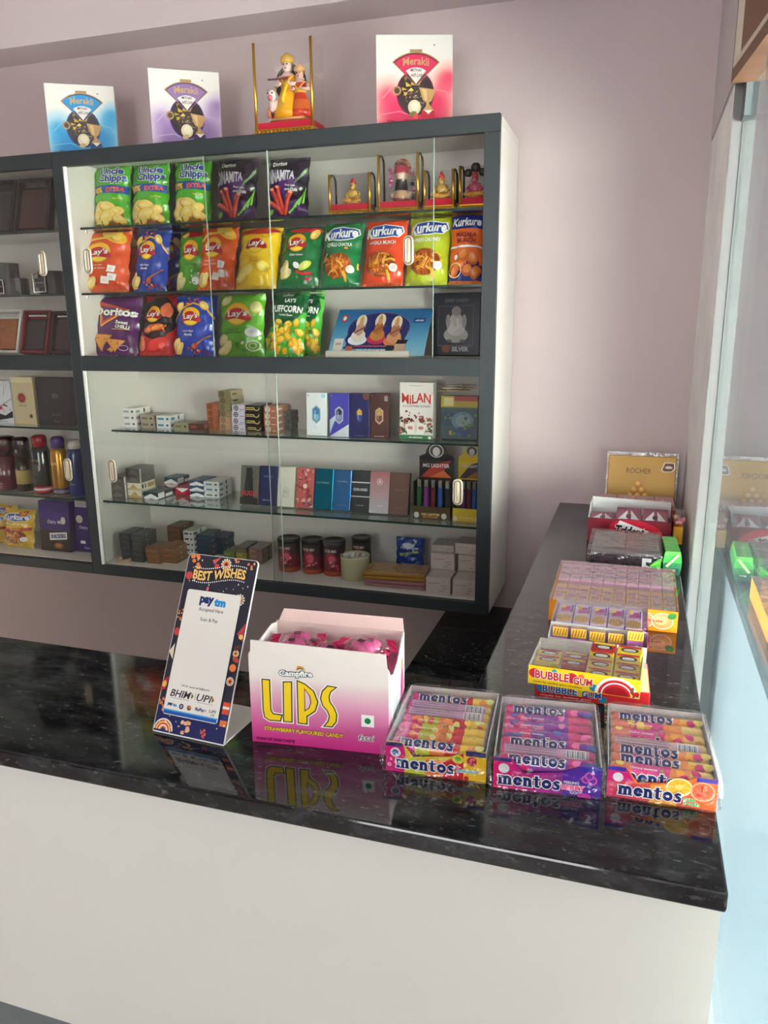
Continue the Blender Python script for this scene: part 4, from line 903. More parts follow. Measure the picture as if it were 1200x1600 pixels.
for k in range(3):
    t = thing('sachet', 'dark foil sachet with gold edge lying on the yellow and teal carton', 'sachet', (p.x-.006+.012*k, -.11, S4+.146+.007*k), (0, .03*(k-1), .1*k), 'foil sachets on the carton')
    MB().loft([[(x*(.045-.001*k), -.02+y*.055, .004*(1-x*x)*s_) for x, y in ((-1, 0), (0, 0), (1, 0), (1, 1), (0, 1), (-1, 1))] for s_ in (0, 1)], (44, 38, 34)).build('pouch', FOIL, t)
    MB().box((-.045, -.0215, -.0003), (.045, -.0195, .0015), (206, 176, 90)).build('gold_edge', FOIL, t)

# ---- leaning row of perfume cartons on the middle glass shelf
PG = 'perfume cartons leaning on the middle glass shelf'
def cen(t1, c1, y=.5, h=.14, w=.7, t2=None, c2=None):
    def f(a):
        a.text(t1, 0, a.H*y, h, c1, w=w, bold=.02)
        if t2: a.text(t2, 0, a.H*.14, .05, c2 or c1, w=.5)
    return f
def hugo(a):
    H = a.H; a.poly([(-.22, H-.12), (.1, H-.10), (.16, H-.34), (.22, .62), (.24, .3), (-.34, .3), (-.30, .66), (-.2, H-.36)], (36, 40, 38)); a.ring(.26, H-.5, .12, .22, .04, (90, 90, 80)); a.rect(-.5, .0, .5, .34, (46, 48, 44)); a.text('HUGO', 0, .56, .26, (226, 40, 44), w=.86, bold=.015)
sp = [
 ('grey green perfume carton with black bottle shape and red side', (374, 402, 778, 729), (104, 110, 96), hugo, dict(r=(206, 66, 62))),
 ('navy blue perfume carton with small silver lettering', (403, 431, 779, 730), (30, 36, 84), cen('BLUE LADY', (150, 160, 190), .74, .09, .5, 'Blu', (190, 200, 220)), dict(r=(24, 28, 66))),
 ('ivory white perfume carton with pale line drawing', (432, 458, 780, 731), (222, 220, 206), lambda a: (a.stroke([(-.2, .5), (0, 1.2), (.2, .5), (-.2, .9), (.2, .9), (-.2, .5)], .025, (176, 172, 156)), a.ring(0, .8, .16, .3, .02, (176, 172, 156)), a.text('CK', 0, .85, .16, (150, 146, 130), w=.16)), dict(r=(236, 230, 206))),
 ('coral red floral perfume carton', (461, 488, 782, 733), (196, 96, 92), lambda a: (a.dots(40, -.46, .05, .46, a.H-.1, .04, .12, [(150, 50, 56), (220, 140, 130), (232, 190, 176), (120, 60, 70)], 7), a.dots(10, .0, .1, .45, .4, .03, .07, [(60, 60, 110), (230, 220, 214)], 9), a.ell(.02, a.H*.55, .12, .12, (236, 226, 216))), dict(r=(214, 130, 120))),
 ('turquoise metallic perfume carton', (489, 518, 784, 734), (10, 120, 150), lambda a: (a.text('Cool Water', -.05, a.H*.66, .12, (190, 230, 236), w=.7, bold=.01, slant=.2),), None),
 ('sky blue perfume carton beside the turquoise one', (519, 546, 785, 736), (66, 128, 190), cen('Cool Blue', (196, 214, 230), .72, .10, .6, 'for men'), None),
 ('black perfume carton with two silver lines', (547, 576, 787, 737), (38, 40, 46), lambda a: (a.rect(-.5, a.H*.70, .5, a.H*.725, (210, 210, 212)), a.rect(-.5, a.H*.36, .5, a.H*.385, (210, 210, 212)), a.text('EXPLORER', 0, a.H*.54, .14, (206, 206, 210), w=.76, bold=.03), a.text('PARFUM', 0, a.H*.16, .05, (180, 180, 180), w=.4)), None),
 ('dusty pink to grey perfume carton with round emblem', (576, 606, 789, 739), (160, 104, 106), lambda a: (a.rect(-.5, 0, .5, a.H, lambda u, v: mixc((176, 176, 182), (166, 98, 102), v/a.H*1.6-.3)), a.ell(0, a.H*.76, .16, .16, (214, 190, 190)), a.ring(0, a.H*.76, .12, .12, .03, (140, 90, 96)), a.text('LEGEND', 0, a.H*.46, .10, (206, 140, 140), w=.6, bold=.02), a.text('50 ml', .05, a.H*.18, .05, WHT, w=.24)), None),
 ('chocolate brown perfume carton at the end of the row', (606, 637, 790, 740), (98, 66, 54), cen('WOODLAND', (140, 100, 84), .58, .06, .6, 'OUD'), dict(r=(50, 36, 32)))]
for lb, px, c, art, cols in sp:
    m = None
    if 'turquoise' in lb: m = mat('turquoise_foil', attr=True, rough=.22, metal=.8)
    stand('perfume_box', lb, 'perfume box', px, -.215, S5, .02, c, art, .2, 0, cols, PG, None, m)
# ---- counter-top lighter displays
LIT = [(24, 90, 50), (120, 40, 130), (110, 24, 36), (30, 80, 160), (40, 40, 44)]
def lighter_display(label, px, yp, c, head, c2, trim):
    xc, w, H = fit(*px, yp, S5); t = thing('lighter_display', label, 'display box', (xc, yp, S5)); d = .06; hb = H*.5
    MB().box((-w/2, 0, 0), (w/2, .003, hb*.34), trim).box((-w/2, .003, 0), (-w/2+.003, d, hb), c).box((w/2-.003, .003, 0), (w/2, d, hb), c).box((-w/2, d-.003, 0), (w/2, d, hb), c).box((-w/2, .003, 0), (w/2, d, .004), c).build('tray', PRINT, t)
    P = [(-w*.46, hb), (w*.46, hb), (w*.46, H*.80)]+[(w*.30*math.cos(q), H*.80+(H*.2)*math.sin(q)) for q in np.linspace(.2, PI-.2, 10)]+[(-w*.46, H*.80)]
    MB().loft([[(x, d-.003+yy, z) for x, z in P] for yy in (0, .003)][::-1], head).build('header_card', PRINT, t)
    a = Art(lambda u, v, h: (u*w, d-.003-h, v*w)); Hn = H/w
    a.poly([(-.42, Hn*.52), (.1, Hn*.52), (.4, Hn*.76), (-.05, Hn*.70)], c2); a.poly([(-.2, Hn*.52), (.42, Hn*.52), (.2, Hn*.62)], mixc(c2, (250, 160, 30), .5)); a.ell(0, Hn*.88, .2, .18, (60, 56, 56)); a.ring(0, Hn*.88, .2, .18, .03, (170, 166, 164)); a.ell(0, Hn*.87, .1, .12, (190, 186, 180)); a.text('MG LIGHTER', 0, Hn*.68, .10, (214, 206, 200), w=.72, bold=.02); a.build('header_print', PRINT, t)
    b = Art(lambda u, v, h: (u*w, -h, v*w)); b.ell(-.4, .1, .07, .08, (200, 196, 190)); b.ell(.34, .1, .07, .08, (200, 196, 190)); b.text('GAS LIGHTER', -.02, .13, .06, (240, 220, 160), w=.5, bold=.02); b.text('BUTANE', -.02, .06, .05, (226, 150, 50), w=.4, bold=.02); b.build('front_print', PRINT, t)
    for i in range(5):
        li = thing('lighter', ['green', 'purple', 'dark red', 'blue', 'black'][i]+' pocket lighter standing in the '+('black' if c2[0] > 100 else 'yellow')+' display tray', 'lighter', (xc-w*.38+w*.76*i/4, yp+.018, S5+.0045), group='pocket lighters in display trays')
        MB().box((-.0065, 0, 0), (.0065, .012, hb*.78), LIT[i]).build('fuel_body', PLAST, li, bevel=.002)
        MB().box((-.006, .001, hb*.78), (.006, .011, hb*.98), (140, 140, 140)).build('metal_hood', CHROME, li, bevel=.001)
lighter_display('black display box of lighters with flame header card', (645, 703, 803, 695), -.225, (24, 22, 24), (34, 24, 24), (160, 40, 24), (70, 50, 16))
lighter_display('yellow display box of lighters next to the cabinet stile', (707, 752, 806, 695), -.225, (40, 36, 44), (206, 178, 30), (60, 40, 60), (206, 180, 36))

# ---- tins, tub, envelopes, pouch and cartons on the cabinet floor
for k, (x0, x1, yb, yt) in enumerate(((434, 466, 888, 841), (471, 503, 890, 843), (504, 537, 893, 845), (537, 566, 890, 849))):
    xc, w, H = fit(x0, x1, yb, yt, -.2, S6)
    lb = ['red and black printed tin with black lid, first before the pink packs', 'red and black printed tin with black lid, second in the row', 'red and black printed tin with black lid, third in the row', 'red and black printed tin with black lid, behind the cream tub'][k]
    t = thing('food_tin', lb, 'tin', (xc, (-.185, -.185, -.185, -.115)[k], S6), group='printed tins on the cabinet floor'); r = w/2
    MB().lathe([(r*.96, 0), (r, .004), (r, H*.14), (r, H*.55), (r, H*.88)], 22, [(150, 60, 30), (170, 70, 36), (110, 30, 40), (52, 40, 42)], cap1=False).build('can_body', PLAST, t, True)
    MB().lathe([(r*1.03, H*.88), (r*1.03, H*.97), (r*.98, H), (r*.9, H*.985), (.001, H*.985)], 22, (26, 26, 28)).build('lid', PLAST, t, True)
    a = Art(lambda u, v, h: ((r+h)*math.sin(u/r), -(r+h)*math.cos(u/r), v), .012); a.ell(0, H*.5, .02, .022, (150, 40, 56)); a.ell(.004, H*.48, .012, .014, (214, 90, 110)); a.dots(16, -.025, H*.2, .025, H*.45, .002, .005, [(220, 60, 80), (230, 140, 150), (90, 20, 30)], k); a.text('ROSE MIX', 0, H*.74, .009, (220, 200, 190), w=.04); a.build('label_print', PRINT, t)
xc, w, H = fit(526, 569, 912, 873, -.25, S6)
t = thing('paper_tub', 'cream round tub with white paper inside, in front of the tins', 'tub', (xc, -.25+w/2, S6)); r = w/2
MB().lathe([(r*.96, 0), (r, H*.9), (r*1.02, H*.92), (r*1.02, H), (r*.96, H), (r*.93, H*.1)], 26, (206, 200, 160), cap1=False).build('tub_wall', PAPER, t, True)
mb = MB(); R = random.Random(3)
for i in range(9): q = i*.7; mb.box((-.012, -.001, 0), (.012, .001, H*.5), (226, 216, 210), M=Matrix.Translation((r*.55*math.cos(q), r*.5*math.sin(q), H*.55))@Matrix.Rotation(q, 4, 'Z')@Matrix.Rotation(.5, 4, 'X'))
tag(mb.build('crumpled_paper', PAPER, t), kind='stuff')
p0 = at(563, 921, z=S6); p1 = at(655, 936, z=S6); wE = min(.19, (p1-p0).length)
for k in range(4):
    z = S6+.012*k
    if k < 2: t = thing('envelope_bundle', 'pink plastic wrapped bundle of envelopes under the yellow envelopes', 'envelopes', (p0.x+wE/2, -.27, z), (0, 0, .03*k), 'envelope bundles'); c = (206, 130, 140)
    else: t = thing('envelope_bundle', 'mustard yellow envelope bundle on top of the pink bundles', 'envelopes', (p0.x+wE/2, -.27, z), (0, 0, .04+.02*k), 'envelope bundles'); c = (214, 150, 46)
    MB().box((-wE/2, 0, .0005), (wE/2, .10, .0115), c, dict(t=mixc(c, WHT, .1))).build('paper_block', PAPER, t, bevel=.002)
    for j in range(2): MB().box((-wE/2-.0006, -.0006, .003+.004*j), (wE/2+.0006, .0006, .0042+.004*j), mixc(c, BLK, .35)).build('sheet_edge', PAPER, t)
    MB().box((-wE/2-.002, -.003, .0004), (wE/2+.006, .102, .0118)).build('plastic_sleeve', WRAP, t)
def pouch_art(a):
    a.ell(-.05, 1.02, .2, .1, (210, 226, 240)); a.text('Rajnigandha', 0, .92, .11, (226, 230, 236), w=.62, bold=.02, slant=.2); a.poly([(-.36, .70), (.3, .84), (.36, .78), (-.3, .60)], (180, 190, 60)); a.text('SILVER', -.02, .72, .09, (20, 60, 120), w=.5, bold=.02, rot=.12); a.text('flavoured mix', 0, .34, .05, (190, 206, 226), w=.56); a.rect(-.42, .12, .42, .135, (90, 130, 200))
xc, w, H = fit(618, 662, 890, 839, -.10, S6)
t = bag('royal blue foil pouch standing behind the yellow envelopes', (618, 662, 897, 839), -.10, S6, (14, 60, 150), pouch_art, .1, 0, T=.012, seed=77)
t.name = 'foil_pouch'; t['category'] = 'pouch'
def tiny(a):
    R = random.Random(5)
    for i in range(5): a.stroke([(R.uniform(-.4, .3), .2+.15*i), (R.uniform(-.2, .4), .22+.15*i)], .03, (120, 96, 100))
k = 0
for (x, y, z, wC, hC) in ((-.005, -.285, 0, .074, .052), (.074, -.285, 0, .07, .052), (-.012, -.20, 0, .074, .052), (.07, -.20, 0, .074, .052), (-.010, -.21, .053, .074, .05), (.072, -.205, .053, .07, .05), (.064, -.20, .104, .076, .034), (-.014, -.19, .104, .07, .02)):
    t = thing('small_carton', ['white carton with tiny print in the front of the heap, by the envelopes', 'white carton with tiny print in the front of the heap, by the stile'][k] if k < 2 else 'white carton with tiny print in the rear part of the heap', 'carton', (x, y, S6+z+.0003), (0, 0, .02*math.sin(k*3)), 'white cartons heaped in the cabinet corner')
    carton(t, wC, .08, hC, (206, 190, 186)); a = Art(flat(0, 0, 0)); a2 = Art(lambda u, v, h: (u*wC, -h, v*hC)); tiny(a2); a2.build('printed_front', PRINT, t); k += 1

# ================================================================== left cabinet: wallets, belts, perfumes, deodorants, snacks
def wallet_box(label, px, yp, zb, tray, leather, lean=.3, d=.03, extra=None, group='boxed wallets in the cabinet'):
    xc, w, H = fit(*px, yp, zb, lean); t = thing('wallet_box', label, 'wallet', (xc, yp, zb+d*math.sin(lean)+.0002), (-lean, 0, 0), group)
    b = .008
    MB().box((-w/2, d-.004, 0), (w/2, d, H), tray).build('tray_back', PRINT, t)
    for a_, b_ in (((-w/2, 0, 0), (w/2, d-.004, b)), ((-w/2, 0, H-b), (w/2, d-.004, H)), ((-w/2, 0, b), (-w/2+b, d-.004, H-b)), ((w/2-b, 0, b), (w/2, d-.004, H-b))):
        MB().box(a_, b_, tray).build('tray_rim', PRINT, t, bevel=.0015)
    LM = mat('leather_%d_%d_%d' % leather, leather, .5, bump=(260, .25, .004), noise=(60, mixc(leather, BLK, .2)))
    MB().box((-w/2+.016, .006, .014), (w/2-.016, d-.006, H*.80)).build('wallet', LM, t, bevel=.004, seg=2)
    mb = MB().box((-w/2+.02, .0052, .018), (w/2-.02, .0058, .0186), mixc(leather, WHT, .3)).box((-w/2+.02, .0052, H*.78), (w/2-.02, .0058, H*.7806), mixc(leather, WHT, .3))
    tag(mb.build('stitching', PRINT, t), kind='stuff')
    if extra == 'plastic': MB().loft([[(-w*.3, .004, H*.84), (w*.34, .004, H*.82), (w*.30, .004, H*.95), (-w*.26, .004, H*.93)], [(-w*.3, .008, H*.84), (w*.34, .009, H*.82), (w*.30, .010, H*.95), (-w*.26, .009, H*.93)]]).build('plastic_strip', WRAP, t)
    if extra == 'strip': MB().box((-w*.3, .003, H*.86), (w*.35, .006, H*.89), (200, 196, 190)).build('label_strip', PAPER, t)
    return t
wallet_box('black boxed wallet cut off by the next wallet box on the top shelf', (-44, 17, 364, 287), -.2, LS1, (26, 26, 28), (44, 44, 42), .28)
wallet_box('dark brown wallet in an open black box on the top shelf', (20, 74, 363, 283), -.2, LS1, (24, 24, 26), (78, 44, 38), .28, extra='plastic')
wallet_box('tan leather wallet in an open white box', (-30, 27, 556, 488), -.22, S3, (214, 212, 208), (168, 96, 34), .3, extra='strip')
wallet_box('black leather wallet in an open crimson box', (30, 72, 556, 489), -.22, S3, (130, 34, 42), (38, 40, 38), .3, extra='strip')
wallet_box('dark maroon wallet box beside the cabinet stile', (76, 112, 556, 490), -.22, S3, (58, 30, 40), (64, 22, 36), .3, extra='strip')
def belt(label, x, y, z, r, h, yaw, buckle=True):
    t = thing('coiled_belt', label, 'belt', (x, y, z), (0, 0, yaw), 'coiled belts in the cabinet')
    P = []; n = 60
    for i in range(n): q = 2*PI*2.6*i/n; rr = r*(1-.28*i/n); P.append((rr*math.cos(q-PI/2), rr*.75*math.sin(q-PI/2)+r*.75))
    mb = MB(); rings = []
    for i, (px_, py_) in enumerate(P):
        q = 2*PI*2.6*i/n; nx, ny = math.cos(q-PI/2), math.sin(q-PI/2); rings.append([(px_+nx*.0016, py_+ny*.0016, 0), (px_+nx*.0016, py_+ny*.0016, h), (px_-nx*.0016, py_-ny*.0016, h), (px_-nx*.0016, py_-ny*.0016, 0)])
    mb.loft(rings); mb.build('strap', mat('black_belt_leather', (22, 21, 21), .4, bump=(120, .2, .004)), t)
    if buckle:
        w2, b = h*.42, .0035
        P = [(-w2, -.008, h/2-w2*.9), (w2, -.008, h/2-w2*.9), (w2, -.008, h/2+w2*.9), (-w2, -.008, h/2+w2*.9), (-w2, -.008, h/2-w2*.9)]
        MB().tube(P, .0026, 8).build('buckle_frame', CHROME, t); MB().tube([(-w2, -.009, h/2), (w2*.9, -.0115, h/2)], .0018, 6).build('buckle_prong', CHROME, t)
        MB().box((-w2+.004, -.006, h/2-.014), (w2-.004, -.003, h/2+.014)).build('buckle_plate', mat('black_enamel', (18, 18, 20), .2), t)
p = at(14, 462, z=LS2); belt('black coiled belt with square silver buckle', p.x-.02, -.245, LS2, .070, .056, .12)
belt('black coiled belt lying on top of the buckled belt', p.x-.04, -.235, LS2+.0565, .060, .050, .3, False)
p = at(92, 462, z=LS2); belt('black coiled belt with dark buckle beside the stile', p.x+.012, -.235, LS2, .050, .075, -.25)
p = at(60, 440, y=-.12); belt('black coiled belt in the shade behind the finger pull', -1.415, -.15, LS2, .05, .075, .1, False)
p = at(50, 463, z=LS2)
t = thing('plastic_bag', 'crumpled clear plastic sleeve lying between the belts', 'plastic sleeve', (p.x, -.262, LS2))
MB().loft([[(-.045+.09*i/8, .0+.02*j, .003+.006*math.sin(i*1.7+j*2)+.006*(j == 1)) for i in range(9)] for j in range(3)], closed=False, cap0=False, cap1=False).build('film', WRAP, t)

def splat(a):
    H = a.H; R = random.Random(4)
    a.poly([(-.5, .2), (-.1, .34), (.2, .26), (.5, .42), (.5, .2), (-.1, .1), (-.5, .06)], (30, 28, 30)); a.stroke([(-.4, .5), (.1, .58), (.5, .8)], .02, (40, 38, 40)); a.stroke([(-.3, 1.4), (.0, 1.1), (.3, 1.5), (.2, .9), (.4, 1.3)], .012, (60, 60, 64)); a.ell(-.1, .5, .22, .07, (190, 30, 60)); a.dots(16, -.4, .3, .4, .6, .01, .04, [(190, 30, 60), (30, 28, 30)], 4); a.text('perfume', 0, .07, .05, (90, 90, 90), w=.5)
G4 = 'perfume boxes on the shelf of the wallet cabinet'
stand('perfume_box', 'white perfume box with black and red paint splashes', 'perfume box', (-16, 23, 668, 595), -.22, LS4, .04, (220, 222, 226), splat, 0, group=G4)
stand('perfume_box', 'cream perfume box with red rosette emblem', 'perfume box', (25, 58, 668, 589), -.22, LS4, .05, (206, 190, 150), lambda a: (
    a.rect(-.5, a.H-.22, .5, a.H, (226, 212, 176)), [a.ell(-.06+.16*math.cos(i*1.047), a.H*.56+.16*math.sin(i*1.047), .1, .1, (190, 170, 120)) for i in range(6)], a.ell(-.06, a.H*.56, .17, .17, (150, 36, 36)), a.ell(-.06, a.H*.56, .10, .10, (176, 60, 50)), a.text('ROSE OUD', -.04, a.H*.40, .06, (130, 100, 60), w=.4), a.ell(.3, a.H*.18, .09, .09, (90, 70, 40)), a.ring(.3, a.H*.18, .09, .09, .02, (190, 160, 90))), 0, cols=dict(r=(176, 160, 120)), group=G4)
stand('perfume_box', 'large black perfume box with faint grey emblem', 'perfume box', (62, 120, 670, 591), -.22, LS4, .06, (36, 38, 38), lambda a: (a.rect(-.1, a.H*.58, .08, a.H*.66, (70, 72, 70)), a.text('BD', -.01, a.H*.62, .10, (110, 110, 106), w=.14), a.rect(-.16, a.H*.53, .14, a.H*.535, (80, 80, 78)), a.text('BLACK', 0, a.H*.22, .05, (90, 90, 88), w=.24), a.text('90 ml', 0, a.H*.08, .04, (120, 120, 116), w=.14)), .03, group=G4)
# deodorant cans
def can(label, px, yp, body, bands, cap, art=None, capk=.2, shoulder=True, metal=False):
    xc, w, H = fit(*px, yp, LS5); r = w/2; t = thing('deodorant_can', label, 'deodorant', (xc, yp+r, LS5), group='deodorant cans on the glass shelf')
    zc = H*(1-capk); M = mat('lacquered_can_metal', attr=True, rough=.22, metal=.6) if metal else mat('lacquered_can', attr=True, rough=.18, spec=.6, coat=.4)
    pr = [(r*.92, 0), (r, .004)]; cl = [body]
    for z1, c in bands: pr.append((r, z1*H)); cl.append(c)
    if shoulder: pr += [(r, zc-.022), (r*.92, zc-.010), (r*.74, zc)]; cl += [body, body, body]
    else: pr += [(r, zc)]; cl += [body]
    MB().lathe(pr, 22, cl).build('can_body', M, t, True)
    rc = r*.76 if shoulder else r*1.01
    MB().lathe([(rc, zc), (rc, H-.012), (rc*.9, H-.004), (rc*.6, H)], 20, cap).build('cap', mat('cap_plastic', attr=True, rough=.25, coat=.3), t, True)
    if art:
        a = Art(lambda u, v, h: ((r+h)*math.sin(u/r), -(r+h)*math.cos(u/r), v*H), .012); a.r = r; art(a); a.build('label_print', PRINT, t)
can('maroon deodorant can with white number lettering', (-14, 15, 770, 684), -.24, (88, 26, 36), [(.25, (88, 26, 36))], (60, 20, 26), lambda a: (a.text('12', .005, .56, .11, (226, 220, 220), w=.017, bold=.03), a.text('VR', .006, .45, .11, (226, 220, 220), w=.017, bold=.03), a.text('MEN', .004, .34, .11, (226, 220, 220), w=.023, bold=.03), a.rect(-.01, .12, .014, .14, (170, 120, 120)), a.rect(-.01, .07, .010, .09, (170, 120, 120))), .35, False)
can('dark brown deodorant can with pale gold label', (22, 42, 771, 685), -.235, (58, 38, 32), [(.14, (58, 38, 32)), (.40, (176, 150, 90))], (46, 30, 26), None, .4, False)
can('black deodorant can with red cap and red base band', (48, 72, 776, 682), -.25, (34, 34, 36), [(.06, (190, 24, 40)), (.10, (214, 206, 206)), (.13, (190, 24, 40))], (150, 34, 42), lambda a: (a.text('HOT ICE', 0, .58, .035, (170, 150, 110), w=.03), a.ell(.012, .45, .005, .05, (190, 180, 140)), a.rect(-.016, .3, .012, .52, (56, 54, 54))))
can('gold deodorant can with purple cap and purple base band', (78, 100, 775, 684), -.25, (190, 136, 50), [(.04, (96, 60, 130)), (.09, (190, 180, 210)), (.12, (96, 60, 130))], (84, 52, 120), lambda a: (a.text('GLOW', 0, .55, .05, (226, 190, 120), w=.026),), metal=True)
can('deep blue deodorant can with white cap', (104, 126, 777, 689), -.25, (30, 40, 110), [(.1, (30, 40, 110))], (214, 206, 196), lambda a: (a.text('AQUA', 0, .22, .03, (150, 160, 200), w=.022),), .16)
# snacks and sweets on the floor of the left cabinet
for k, (px, yp, lb) in enumerate((((-34, 14, 866, 800), -.20, 'yellow crunchy puffs bag half hidden by its neighbour'), ((-10, 30, 860, 788), -.10, 'yellow crunchy puffs bag behind the front two'), ((10, 55, 866, 795), -.235, 'yellow crunchy puffs bag with red band beside the purple carton'))):
    def ya(a):
        kurkure('PUFFS', 31)(a); a.poly([(-.5, .52), (.5, .64), (.5, .74), (-.5, .62)], (190, 50, 30)); a.text('MASALA', .05, .64, .07, (240, 190, 60), w=.4, rot=.1); a.poly([(.1, 1.22), (.36, 1.3), (.36, 1.12), (.18, 1.08)], (200, 60, 30)); a.text('20', .26, 1.19, .1, YEL, w=.14, bold=.03)
    bag(lb, px, yp, S6, (230, 186, 24), ya, .2, 0, T=.026, seed=60+k, group='yellow snack bags on the cabinet floor')
def dairy(a):
    H = a.H; a.rect(-.5, H-.30, .5, H, (54, 26, 110)); a.poly([(-.5, H-.3), (.3, H-.3), (.2, H-.5), (-.5, H-.5)], (66, 36, 130)); a.text('Dairy Milk', .06, H*.58, .13, (226, 220, 236), w=.56, bold=.02, slant=.2); a.ell(.3, H*.63, .08, .1, (216, 206, 190)); a.rect(-.5, 0, .5, H*.42, (46, 24, 22)); a.poly([(-.18, .30), (.40, .36), (.40, .56), (-.18, .50)], WHT); a.text('SNICKERS', .11, .43, .12, (26, 44, 130), w=.5, bold=.05, rot=.1); a.ell(.1, .16, .16, .09, (150, 84, 36)); a.ell(.1, .17, .1, .05, (200, 140, 80))
stand('chocolate_carton', 'purple and brown chocolate carton beside the yellow snack bags', 'chocolate box', (66, 112, 868, 785), -.24, S6, .05, (58, 30, 116), dairy, .05, group='chocolate cartons on the cabinet floor')
stand('chocolate_carton', 'deep purple chocolate carton next to the cabinet stile', 'chocolate box', (121, 158, 869, 782), -.22, S6, .05, (50, 28, 110), lambda a: (a.rect(-.44, a.H-.28, .2, a.H-.04, (220, 220, 224)), [a.rect(-.40+.05*i, a.H-.26, -.38+.05*i, a.H-.06, (40, 40, 50)) for i in range(11)], a.ell(-.3, a.H*.62, .14, .14, (206, 196, 180)), a.text('Dairy Milk', .02, a.H*.46, .13, (220, 216, 234), w=.66, bold=.02, slant=.2), a.rect(-.3, .3, -.1, .4, WHT), a.text('Dairy Milk', .1, .14, .10, (200, 196, 220), w=.5)), .05, group='chocolate cartons on the cabinet floor')

# ================================================================== goods on the counter
ZC0 = ZT+.0003
# ---- payment stand: bent board with foot, printed front
Ws, Hs, lean = .115, .251, .466
ps = thing('payment_stand', 'dark patterned payment stand with white card and greeting lettering', 'sign stand', (-.0325, -1.5875, ZC0), (0, 0, -.06))
def standS(u, v, h): return (u*Ws, math.sin(lean)*v*Ws-h*math.cos(lean), .002+math.cos(lean)*v*Ws+h*math.sin(lean))
hv = Hs/Ws
def rr(w, h, r, n=5, x0=0., y0=0.):
    P = []
    for cx, cy, a0 in ((w/2-r, h-r, 0), (-w/2+r, h-r, PI/2), (-w/2+r, r, PI), (w/2-r, r, 1.5*PI)):
        P += [(x0+cx+r*math.cos(a0+PI/2*i/n), y0+cy+r*math.sin(a0+PI/2*i/n)) for i in range(n+1)]
    return P
outl = [(-.5, 0), (.5, 0)]+[p for p in rr(1, hv, .05)[:12]]
MB().loft([[standS(u, v, h) for u, v in outl] for h in (-.0026, 0)], (236, 236, 232)).build('board', PRINT, ps)
a = Art(standS); a.dh = .00002; a.h0 = .0002
a.poly([(u*.985, max(.006, v*.997)) for u, v in outl], (38, 40, 56))
a.rect(-.49, .006, .49, .30, (30, 38, 96))
R = random.Random(12)
OR, CR, PK, GD = (232, 128, 66), (232, 172, 120), (206, 70, 70), (244, 196, 90)
def flower(x, y, r, c1=GD, c2=PK):
    a.ell(x, y, r, r, (60, 40, 50), n=18)
    for i in range(12): q = i*PI/6; a.ell(x+r*.82*math.cos(q), y+r*.82*math.sin(q), r*.17, r*.17, WHT if c1 is GD else c1, n=6); a.k -= .9
    a.k += 1; a.ell(x, y, r*.66, r*.66, c1, n=16); a.ell(x, y, r*.46, r*.46, c2, n=14); a.ell(x, y, r*.22, r*.22, (40, 36, 56), n=10)
def cluster(x, y, n, s, c, seed):
    Q = random.Random(seed)
    for i in range(n): a.ell(x+Q.uniform(-s, s), y+Q.uniform(-s, s)*1.1, s*.36, s*.42, c if i % 2 else mixc(c, WHT, .2), Q.uniform(0, 3), 9); a.k -= .8
    a.k += 1
def mandala(x, y, r):
    for k, c in enumerate(((236, 236, 230), (226, 96, 50), (244, 200, 110), (206, 60, 50), (246, 236, 220), (230, 130, 60), (50, 60, 130))): a.ell(x, y, r*(1-.13*k), r*(1-.13*k), c, n=20, a0=0, a1=PI); a.k += .2
flower(.06, hv-.09, .075); flower(.34, hv-.50, .075); flower(.20, hv-.50, .055, CR, OR); flower(.43, 1.05, .045, GD, OR); flower(.425, .72, .055)
cluster(-.37, hv-.09, 8, .07, OR, 1); cluster(.41, hv-.09, 4, .045, OR, 2); cluster(.22, hv-.05, 4, .04, (226, 130, 80), 3); cluster(-.445, 1.45, 7, .032, OR, 4); cluster(-.445, 1.36, 4, .03, OR, 14); cluster(-.445, .36, 6, .034, OR, 5); cluster(-.445, .29, 4, .032, OR, 15); cluster(-.05, .115, 9, .065, CR, 6); cluster(.22, .085, 7, .045, PK, 7); cluster(-.1, hv-.46, 5, .05, PK, 8)
a.ell(-.43, hv-.28, .05, .05, PK, n=12); a.ell(-.06, hv-.13, .035, .035, PK, n=10); a.poly([(-.14, hv-.06), (-.02, hv-.01), (-.1, hv-.11)], (206, 90, 80)); a.ell(-.44, 1.2, .035, .05, PK); a.poly([(-.49, .95), (-.43, 1.06), (-.42, .86)], (236, 222, 190)); a.poly([(-.49, .60), (-.41, .66), (-.43, .50), (-.49, .48)], (190, 40, 70)); a.ell(-.46, .56, .03, .04, GD)
a.poly([(.40, 1.28), (.49, 1.42), (.49, 1.2)], (196, 60, 80)); a.ell(.46, 1.25, .03, .03, GD); a.ell(.44, 1.12, .05, .03, (96, 50, 56), .6); a.ell(.45, .98, .05, .03, (180, 70, 60), -.5); a.ell(.43, .88, .045, .045, OR); a.rect(.40, .34, .49, .48, (226, 80, 50)); a.rect(.40, .40, .49, .43, (246, 236, 220)); a.ell(.445, .31, .035, .035, (40, 50, 120)); a.rect(.40, .20, .49, .27, (226, 120, 60))
mandala(-.35, .03, .135); a.dots(26, -.47, 1.76, .47, hv-.03, .006, .013, [WHT, (90, 150, 160), GD], 9); a.dots(16, -.48, .02, .48, .22, .006, .012, [WHT, GD], 10)
for k in range(26):
    x = -.36+.72*k/25; wv = .04*math.sin(x*6.5)
    a.ell(x, hv-.155+wv+.02, .009, .009, WHT, n=6); a.k -= .9; a.ell(x, hv-.33+wv+.02, .009, .009, WHT, n=6); a.k -= .9
a.k += 2
a.text('BEST WISHES', .0, hv-.225, .12, (246, 206, 120), w=.74, bold=.03, warp=lambda x, y: (x, y+.04*math.sin(x*6.5)), edge=((120, 70, 40), .02))
cw = .77; cx0 = -.015; y0, y1 = .215, 1.735
